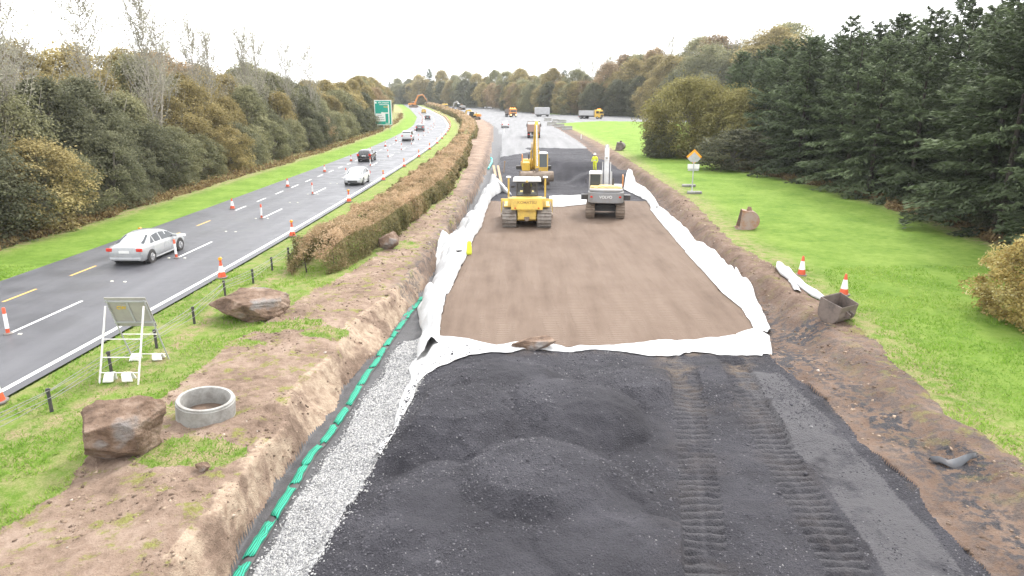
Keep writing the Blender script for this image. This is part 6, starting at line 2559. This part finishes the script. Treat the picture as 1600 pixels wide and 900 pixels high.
def build_sheets(P):
    M = mat_sheet()
    S = lambda *a, **k: sheet(*a, M=M, **k)
    zi = ZW
    S("white sheet hanging over the trench at the brown layer's near corner by the green strip", [(648, 540), (658, 485), (650, 452), (662, 430)], [(688, 536), (690, 490), (697, 465), (706, 445)], 0.05, zi, 0.62, 11, zmax=ZW + 0.1, pillows=4, n=70, m=30)
    S("white sheet heaped on the trench side, next after the near corner", [(652, 452), (668, 432), (680, 406), (684, 376)], [(704, 450), (717, 425), (731, 400), (737, 383)], 0.05, zi, 0.85, 12, zmax=ZW + 0.1, pillows=4, n=70, m=30)
    S("white sheet on the trench side with the yellow sack on it", [(682, 388), (685, 366), (704, 354), (716, 334)], [(733, 392), (742, 372), (752, 355), (758, 338)], 0.05, zi, 0.85, 13, zmax=ZW + 0.1, pillows=4, n=70, m=30)
    S("white sheet on the trench side beside the bulldozer's track", [(713, 340), (726, 330), (740, 320), (746, 304)], [(753, 350), (760, 330), (766, 316), (772, 305)], 0.05, zi, 0.8, 14, zmax=ZW + 0.1, pillows=4, n=70, m=30)
    S("farthest white sheet on the trench side, rising behind the bulldozer", [(742, 320), (750, 298), (756, 283), (774, 279)], [(768, 312), (775, 305), (785, 300), (800, 306)], 0.05, zi, 0.8, 15, zmax=ZW + 0.1, pillows=4, n=70, m=30)
    S("white sheet across the works behind the bulldozer's blade", [(786, 312), (810, 314), (840, 316), (862, 316)], [(790, 320), (812, 322), (840, 323), (864, 323)], zi, zi, 0.15, 16, ruck=0.05)
    S("white strip across the works between the bulldozer and the grey excavator", [(858, 307), (880, 306), (902, 305), (922, 304)], [(858, 323), (880, 323), (902, 321), (922, 319)], zi, zi, 0.16, 17, ruck=0.06)
    # front
    S("white sheet flaring out between the gravel and the black stone", [(662, 524), (652, 548), (641, 568), (632, 596), (620, 640), (603, 684), (588, 712)], [(780, 549), (726, 555), (692, 574), (668, 588), (650, 606), (634, 646), (611, 688), (594, 716)], -0.45, -0.35, 0.07, 18, ruck=0.08, n=70, m=30, edge=0.4)
    S("long white strip along the near edge of the brown layer", [(665, 522), (720, 529), (775, 541), (810, 533), (841, 531), (885, 543), (962, 539), (1037, 532), (1085, 531), (1125, 526), (1182, 519)],
      [(668, 543), (730, 549), (790, 550), (820, 545), (850, 545), (890, 548), (960, 547), (1012, 554), (1055, 553), (1085, 548), (1192, 556)], zi, -0.3, 0.05, 19, ruck=0.10, n=150, m=18, edge=0.26)
    S("white sheet corner lapping into the ditch by the berm", [(1150, 522), (1180, 514), (1204, 510)], [(1150, 556), (1180, 560), (1206, 560)], zi, -0.5, 0.07, 20, n=24, m=16)
    # right flaps, nearest first
    S("nearest white sheet on the berm side, ending at the ditch corner", [(1150, 424), (1175, 450), (1192, 480), (1206, 512)], [(1122, 452), (1157, 482), (1172, 503), (1180, 521)], -0.5, zi, 0.10, 31, ruck=0.035, wave=0.25, zmax=ZW + 0.02, roll=0.17, edge=0.07, ends=0.8)
    S("rolled white sheet on the berm side, second from the near corner", [(1084, 372), (1112, 390), (1131, 408), (1152, 430)], [(1070, 394), (1098, 424), (1126, 455), (1140, 466)], -0.5, zi, 0.10, 32, ruck=0.035, wave=0.25, zmax=ZW + 0.02, roll=0.17, edge=0.07, ends=0.8)
    S("white sheet on the berm side, third from the near corner", [(1046, 334), (1066, 349), (1078, 362), (1093, 382)], [(1038, 355), (1056, 376), (1074, 397), (1086, 409)], -0.5, zi, 0.10, 33, ruck=0.035, wave=0.25, zmax=ZW + 0.02, roll=0.17, edge=0.07, ends=0.8)
    S("white sheet on the berm side, fourth from the near corner", [(1022, 312), (1034, 322), (1049, 335), (1060, 346)], [(1016, 328), (1026, 341), (1040, 358), (1048, 366)], -0.5, zi, 0.10, 34, ruck=0.035, wave=0.25, zmax=ZW + 0.02, roll=0.17, edge=0.07, ends=0.8)
    S("farthest white sheet on the berm side, beside the grey excavator", [(974, 296), (990, 304), (1010, 314), (1020, 330)], [(985, 281), (1007, 291), (1020, 304), (1030, 318)], zi, -0.55, 0.42, 35, ruck=0.05)
    # crumpled roll on the berm
    px = [(1217, 412), (1221, 422), (1229, 431), (1242, 441), (1258, 452), (1274, 463), (1291, 472)]
    W = [on(u, v) for u, v in px]
    rs = [0.12, 0.26, 0.30, 0.24, 0.20, 0.22, 0.17]
    n, m = 40, 14
    V = []
    t = np.linspace(0, 6, n)
    c = np.stack([np.interp(t, range(7), [w[i] for w in W]) for i in range(3)], -1)
    rr = np.interp(t, range(7), rs)
    for i in range(n):
        d = c[min(i + 1, n - 1)] - c[max(i - 1, 0)]
        d = d / np.linalg.norm(d)
        s = np.array([-d[1], d[0], 0])
        for j in range(m):
            th = 2 * PI * j / m
            k = 1 + 0.35 * float(fbm(np.array([t[i] * 1.3]), np.array([j * 0.55]), 1.0, 3, 5)[0])
            q = c[i] + s * rr[i] * math.cos(th) * 1.1 * k + np.array([0, 0, 1]) * (rr[i] * 0.55 * (math.sin(th) + 0.8) * k)
            V.append(q)
    F = [(i * m + j, i * m + (j + 1) % m, (i + 1) * m + (j + 1) % m, (i + 1) * m + j) for i in range(n - 1) for j in range(m)]
    o = link("geotextile_roll", np_mesh("geotextile_roll", np.array(V), np.array(F), [M], True))
    tag(o, "crumpled white sheet lying along the berm by the two grass cones", "geotextile sheet")
    # tail flap of it
    o = sheet("short white flap at the foot of the crumpled sheet by the grass cones", [(1228, 430), (1236, 445), (1244, 455)], [(1240, 436), (1246, 448), (1250, 457)], 0.1, 0.1, 0.1, 44, M, n=14, m=8)
    # yellow sack
    p = on(733, 398)
    b = MB()
    b.box((0, 0, 0.40), (0.34, 0.22, 0.8), taper=(0.7, 0.7), shift=(0.05, 0.03))
    o = b.build("yellow_sack", P["hivis"], None, 60, bevel=0.09)
    o.location, o.rotation_euler = p, (0.1, -0.06, 0.3)
    o.modifiers.new("Subsurf", "SUBSURF").render_levels = 1
    tag(o, "yellow sack leaning on the white sheets near the bulldozer", "sack")


# ------------------------------------------------------------------ people
def person(label, loc, rz, pose, P, helmet=True, group=None):
    J = pose
    names = list(J)
    edges = [("pelvis", "spine"), ("spine", "chest"), ("chest", "neck"), ("neck", "head"), ("head", "crown"),
             ("chest", "lsho"), ("lsho", "lelb"), ("lelb", "lwri"), ("lwri", "lhand"), ("chest", "rsho"), ("rsho", "relb"), ("relb", "rwri"), ("rwri", "rhand"),
             ("pelvis", "lhip"), ("lhip", "lkne"), ("lkne", "lank"), ("lank", "ltoe"), ("pelvis", "rhip"), ("rhip", "rkne"), ("rkne", "rank"), ("rank", "rtoe")]
    rad = {"pelvis": .155, "spine": .15, "chest": .165, "neck": .062, "head": .098, "crown": .075, "lsho": .085, "lelb": .06, "lwri": .045, "lhand": .045, "rsho": .085, "relb": .06, "rwri": .045, "rhand": .045,
           "lhip": .11, "lkne": .078, "lank": .06, "ltoe": .05, "rhip": .11, "rkne": .078, "rank": .06, "rtoe": .05}
    me = bpy.data.meshes.new("person")
    me.from_pydata([J[n] for n in names], [(names.index(a), names.index(b)) for a, b in edges], [])
    o = bpy.data.objects.new("person", me)
    COL.objects.link(o)
    sk = o.modifiers.new("Skin", "SKIN")
    for i, n in enumerate(names):
        me.skin_vertices[0].data[i].radius = (rad[n], rad[n] * (0.8 if n in ("pelvis", "spine", "chest") else 1))
    me.skin_vertices[0].data[names.index("pelvis")].use_root = True
    sb = o.modifiers.new("Sub", "SUBSURF")
    sb.levels = sb.render_levels = 2
    bpy.context.view_layer.update()
    dg = bpy.context.evaluated_depsgraph_get()
    m2 = bpy.data.meshes.new_from_object(o.evaluated_get(dg))
    bpy.data.objects.remove(o)
    m2.name = "body"
    m2.materials.clear()
    for k in ("hivis", "skin", "boot", "stripe"):
        m2.materials.append(P[k])
    hd, an = Vector(J["neck"]), min(J["lank"][2], J["rank"][2])
    for p in m2.polygons:
        c = p.center
        mi = 0
        if c.z > hd.z + 0.03 and (Vector(c) - Vector(J["head"])).length < 0.3:
            mi = 1
        for h in ("lhand", "rhand"):
            if (Vector(c) - Vector(J[h])).length < 0.085:
                mi = 1
        for h in ("ltoe", "rtoe"):
            if (Vector(c) - Vector(J[h])).length < 0.16:
                mi = 2
        for h in ("lank", "rank"):
            if (Vector(c) - Vector(J[h])).length < 0.10:
                mi = 2
        k1, k2 = Vector(J["lkne"]), Vector(J["rkne"])
        if mi == 0 and (abs((Vector(c) - Vector(J["spine"])).z) < 0.035 and (Vector(c) - Vector(J["spine"])).length < 0.24):
            mi = 3
        p.material_index = mi
    m2.shade_smooth()
    r = thing("person", label, "person", loc, rz, group)
    link("body", m2, r)
    hx = Vector(J["head"])
    if helmet:
        b = MB()
        b.lathe([(0.155, 0.0), (0.135, 0.02), (0.13, 0.06), (0.10, 0.12), (0.05, 0.15), (0, 0.155)], 18, (hx.x, hx.y, hx.z + 0.035))
        b.box((hx.x, hx.y + 0.14, hx.z + 0.045), (0.18, 0.10, 0.018))
        b.build("helmet", P["helmet"], r, 50)
    b = MB()
    b.box((hx.x, hx.y + 0.105, hx.z - 0.015), (0.03, 0.035, 0.05), taper=(0.5, 0.4))
    b.box((hx.x, hx.y + 0.10, hx.z - 0.07), (0.055, 0.012, 0.012))
    for s in (-1, 1):
        b.box((hx.x + s * 0.035, hx.y + 0.098, hx.z + 0.012), (0.026, 0.012, 0.012))
        b.box((hx.x + s * 0.102, hx.y, hx.z - 0.01), (0.02, 0.04, 0.06))
    b.build("face", paint("face_features", (0.30, 0.16, 0.11), 0.6), r, bevel=0.004)
    return r


def build_people(P, dozer_loc, dozer_rz):
    stand = {"pelvis": (0, 0, 0.95), "spine": (0, 0.01, 1.15), "chest": (0, 0.02, 1.38), "neck": (0, 0.03, 1.52), "head": (0, 0.05, 1.66), "crown": (0, 0.045, 1.73),
             "lsho": (-0.21, 0.0, 1.42), "lelb": (-0.30, 0.0, 1.14), "lwri": (-0.27, 0.12, 0.92), "lhand": (-0.25, 0.17, 0.84), "rsho": (0.21, 0.0, 1.42), "relb": (0.30, 0.03, 1.15), "rwri": (0.20, 0.20, 1.02), "rhand": (0.15, 0.26, 0.98),
             "lhip": (-0.10, 0, 0.90), "lkne": (-0.14, 0.05, 0.50), "lank": (-0.16, -0.02, 0.10), "ltoe": (-0.18, 0.14, 0.055), "rhip": (0.10, 0, 0.90), "rkne": (0.13, -0.06, 0.50), "rank": (0.15, -0.16, 0.10), "rtoe": (0.17, 0.0, 0.055)}
    p = on(929, 268, ZW)
    person("worker in yellow hi-vis suit and white helmet standing on black stone", p, 2.6, stand, P)
    sit = {"pelvis": (0, 0, 0.15), "spine": (0, 0.0, 0.34), "chest": (0, 0.02, 0.55), "neck": (0, 0.03, 0.69), "head": (0, 0.05, 0.83), "crown": (0, 0.045, 0.90),
           "lsho": (-0.21, 0.0, 0.59), "lelb": (-0.30, 0.14, 0.36), "lwri": (-0.27, 0.38, 0.34), "lhand": (-0.26, 0.46, 0.35), "rsho": (0.21, 0.0, 0.59), "relb": (0.30, 0.14, 0.36), "rwri": (0.27, 0.38, 0.34), "rhand": (0.26, 0.46, 0.35),
           "lhip": (-0.10, 0.02, 0.14), "lkne": (-0.15, 0.45, 0.14), "lank": (-0.15, 0.50, -0.22), "ltoe": (-0.15, 0.62, -0.27), "rhip": (0.10, 0.02, 0.14), "rkne": (0.15, 0.45, 0.14), "rank": (0.15, 0.50, -0.22), "rtoe": (0.15, 0.62, -0.27)}
    q = Vector(dozer_loc) + rotz(dozer_rz) @ Vector((0, -0.22, 2.22))
    person("operator in yellow hi-vis seated inside the bulldozer's cab", q, dozer_rz, sit, P, helmet=False)


def build_machines(P):
    # bulldozer seen from behind
    p = G(824, 357, ZW)
    dl, dr = (p.x, p.y + 1.95, ZW + 0.02), -0.02
    make_dozer("yellow bulldozer seen from behind on the brown layer", dl, dr, P)
    build_people(P, dl, dr)
    # grey excavator seen from behind
    p = G(949, 342, ZW)
    make_excavator("grey excavator with yellow hood seen from behind, arm reaching away", (p.x + 0.1, p.y + 2.1, ZW + 0.02), -0.13, P, P["mgrey"], P["lgrey"], P["pale_yellow"], P["lgrey"],
                   [(0.35, 1.75), (2.2, 3.5), (5.4, 4.35)], [(5.1, 4.6), (5.45, 4.3), (7.3, 1.5)], 1.3, text="VOLVO")
    # yellow excavator facing the camera
    p = G(835, 288, ZW)
    make_excavator("yellow excavator facing the camera with a wide bucket behind the bulldozer", (p.x, p.y + 1.2, TZ(p.x, p.y + 1.2)), PI + 0.03, P, P["yellow"], P["yellow"], P["yellow"], P["yellow"],
                   [(0.35, 1.75), (1.2, 4.0), (3.0, 5.9)], [(2.9, 6.1), (3.05, 5.7), (4.3, 1.75)], 3.1)
    # distant small digger at the left of the works
    p = on(741, 187)
    make_excavator("small orange and yellow digger at the far hedge end, arm folded", (p.x, p.y, p.z), 1.2, P, P["orange"], P["yellow"], P["yellow"], P["dark"],
                   [(0.35, 1.75), (1.6, 3.4), (3.2, 3.3)], [(3.0, 3.5), (3.2, 3.2), (3.6, 1.3)], 1.0, scale=0.85, group="distant plant")
    p = G(657, 166)
    make_excavator("distant orange excavator with its arm raised beyond the road's bend", (p.x + 1, p.y - 40, 0), -1.2, P, P["orange"], P["orange"], P["orange"], P["dark"],
                   [(0.35, 1.75), (2.6, 5.9), (5.0, 6.4)], [(4.8, 6.6), (5.1, 6.3), (7.2, 3.4)], 1.2, scale=1.15, group="distant plant")
    p = on(731, 168)
    make_excavator("distant grey excavator standing by the far dark wood", (p.x, p.y - 60, 0), 0.9, P, P["lgrey"], P["lgrey"], P["lgrey"], P["dark"],
                   [(0.35, 1.75), (2.2, 3.9), (4.4, 3.6)], [(4.2, 3.8), (4.4, 3.4), (5.2, 1.3)], 1.2, scale=1.0, group="distant plant")
    # lorries
    pink = paint("dusty_tailgate", (0.36, 0.22, 0.17), 0.6, (0.28, 0.2, 0.16), 0.6, 1.5)
    p = on(832, 216)
    make_truck("dusty tipper lorry seen from behind past the yellow excavator", (p.x + 0.35, p.y + 4.0, p.z), -0.03, P, P["white"], P["oldsteel"], beacons=False, load=True, rim=pink)
    p = on(798, 183)
    make_truck("oncoming lorry with orange beacons lit on the far works", (p.x, p.y + 3.5, p.z), PI + 0.25, P, P["orange"], P["oldsteel"], lit=True)
    p = on(924, 186)
    make_truck("yellow cabbed tipper lorry on the link road below the wood", (p.x, p.y + 1.5, p.z), -2.2, P, P["yellow"], paint("tipper_grey", (0.42, 0.42, 0.42), 0.5, (0.3, 0.28, 0.26), 0.5, 1.5))
    p = G(705, 166)
    make_truck("distant yellow lorry parked by the far dark wood", (p.x + 4, p.y - 95, 0), PI + 0.4, P, P["yellow"], P["yellow"], beacons=False)

    zr = 0.032

    def hd(y):
        return -math.atan((float(RR(y + 3)) - float(RR(y - 3))) / 6)
    make_car("silver saloon car driving away beside the first cones", "car", (-19.22, 36.2, zr), hd(36) - 0.0, "saloon", P["silver"], P, bumper=P["silver"])
    make_car("white hatchback driving towards the camera near the median line", "car", (-14.85, 67.3, zr), PI + hd(67), "hatch", P["white"], P, bumper=P["white"])
    make_car("black hatchback driving away just beyond the oncoming white car", "car", (-18.55, 90.5, zr), hd(90), "hatch", P["black_car"], P)
    q = G(635, 221)
    make_car("white tall car driving away, next after the black hatchback", "car", (q.x, q.y + 2.2, zr), hd(q.y), "van", P["white"], P, name="van")
    q = G(655, 205)
    make_car("dark car driving away under the green sign's level, after the white one", "car", (q.x, q.y + 2, zr), hd(q.y), "hatch", P["grey_car"], P)
    q = G(668, 187)
    make_car("small dark car rounding the bend behind the yellow van", "car", (q.x, q.y, zr), hd(q.y), "hatch", P["black_car"], P)
    q = G(662, 177)
    make_car("distant yellow van on the bend of the live road", "van", (q.x, q.y, zr), hd(q.y), "van", P["yellow"], P, name="van")
    q = on(789, 200)
    make_car("pale car with a dark tail parked on the far works", "car", (q.x, q.y + 2, q.z), 0.05, "hatch", P["white"], P, group="vehicles on the works")
    q = on(716, 170)
    make_car("distant grey pickup beside the far yellow lorry", "car", (q.x + 4, q.y - 70, 0), 0.4, "van", P["grey_car"], P, name="pickup", group="vehicles on the works")
# ------------------------------------------------------------------ light, camera, render
def build_world():
    w = bpy.data.worlds.new("World")
    SC.world = w
    w.use_nodes = True
    nt = w.node_tree
    bg = nt.nodes["Background"]
    sky = nt.nodes.new("ShaderNodeTexSky")
    sky.sky_type = "NISHITA"
    sky.sun_disc = False
    sky.sun_elevation = math.radians(SUN_EL)
    sky.sun_rotation = math.radians(SUN_AZ)
    sky.air_density = 1.0
    sky.dust_density = 5.0
    sky.ozone_density = 1.0
    hs = nt.nodes.new("ShaderNodeHueSaturation")
    hs.inputs["Saturation"].default_value = 0.12
    nt.links.new(sky.outputs[0], hs.inputs["Color"])
    # overcast: an even white cloud layer takes over most of the clear sky
    mx = nt.nodes.new("ShaderNodeMix")
    mx.data_type = "RGBA"
    mx.inputs["Factor"].default_value = 0.75
    nt.links.new(hs.outputs[0], [i for i in mx.inputs if i.name == "A" and i.type == "RGBA"][0])
    [i for i in mx.inputs if i.name == "B" and i.type == "RGBA"][0].default_value = (9.6, 9.7, 9.9, 1)
    nt.links.new([o for o in mx.outputs if o.type == "RGBA"][0], bg.inputs["Color"])
    bg.inputs["Strength"].default_value = 0.15
    sun = bpy.data.lights.new("sun", "SUN")
    sun.energy = 1.5
    sun.angle = math.radians(11)
    sun.color = (1.0, 0.95, 0.88)
    so = bpy.data.objects.new("sun", sun)
    COL.objects.link(so)
    az, el = math.radians(SUN_AZ), math.radians(SUN_EL)
    d = Vector((math.sin(az) * math.cos(el), math.cos(az) * math.cos(el), math.sin(el)))
    so.rotation_euler = (-d).to_track_quat("-Z", "Y").to_euler()
    so.location = (0, 0, 60)


def build_camera():
    cam = bpy.data.cameras.new("camera")
    cam.sensor_width = 36
    cam.lens = FPX / 1600 * 36
    cam.clip_start, cam.clip_end = 0.1, 9000
    o = bpy.data.objects.new("camera", cam)
    COL.objects.link(o)
    o.location = (0, 0, CAM_H)
    o.rotation_euler = (PI / 2 - PITCH, 0, 0)
    SC.camera = o


def build_haze():
    b = MB()
    b.box((0, 800, 15.5), (13500, 2000, 35))
    m, nt, bs = new_mat("haze_air")
    nt.nodes.remove(bs)
    v = node(nt, "ShaderNodeVolumePrincipled")
    v.inputs["Color"].default_value = (0.9, 0.93, 0.95, 1)
    v.inputs["Density"].default_value = HAZE
    nt.links.new(v.outputs[0], nt.nodes["Material Output"].inputs["Volume"])
    o = b.build("haze", m)
    tag(o, "pale damp air that fades the far wood", "haze", None, "stuff")


SUN_EL, SUN_AZ = 48.0, 35.0
HAZE = 0.0002
P = mats()
build_ground()
build_road()
build_traffic(P)
build_signs(P)
build_site_things(P)
build_sheets(P)
build_machines(P)
build_stones()
build_vegetation()
build_world()
build_camera()
if HAZE:
    build_haze()
vs = SC.view_settings
SC.display_settings.display_device = "sRGB"
vs.view_transform = "Standard"
vs.look = "None"
vs.exposure = 1.2
vs.gamma = 1.0
vs.use_curve_mapping = False
SC.cycles.use_denoising = True
SC.cycles.max_bounces = 5
SC.cycles.diffuse_bounces = 3
SC.cycles.glossy_bounces = 2
SC.cycles.transmission_bounces = 2
SC.cycles.transparent_max_bounces = 8
SC.cycles.volume_bounces = 0
SC.cycles.sample_clamp_indirect = 6.0
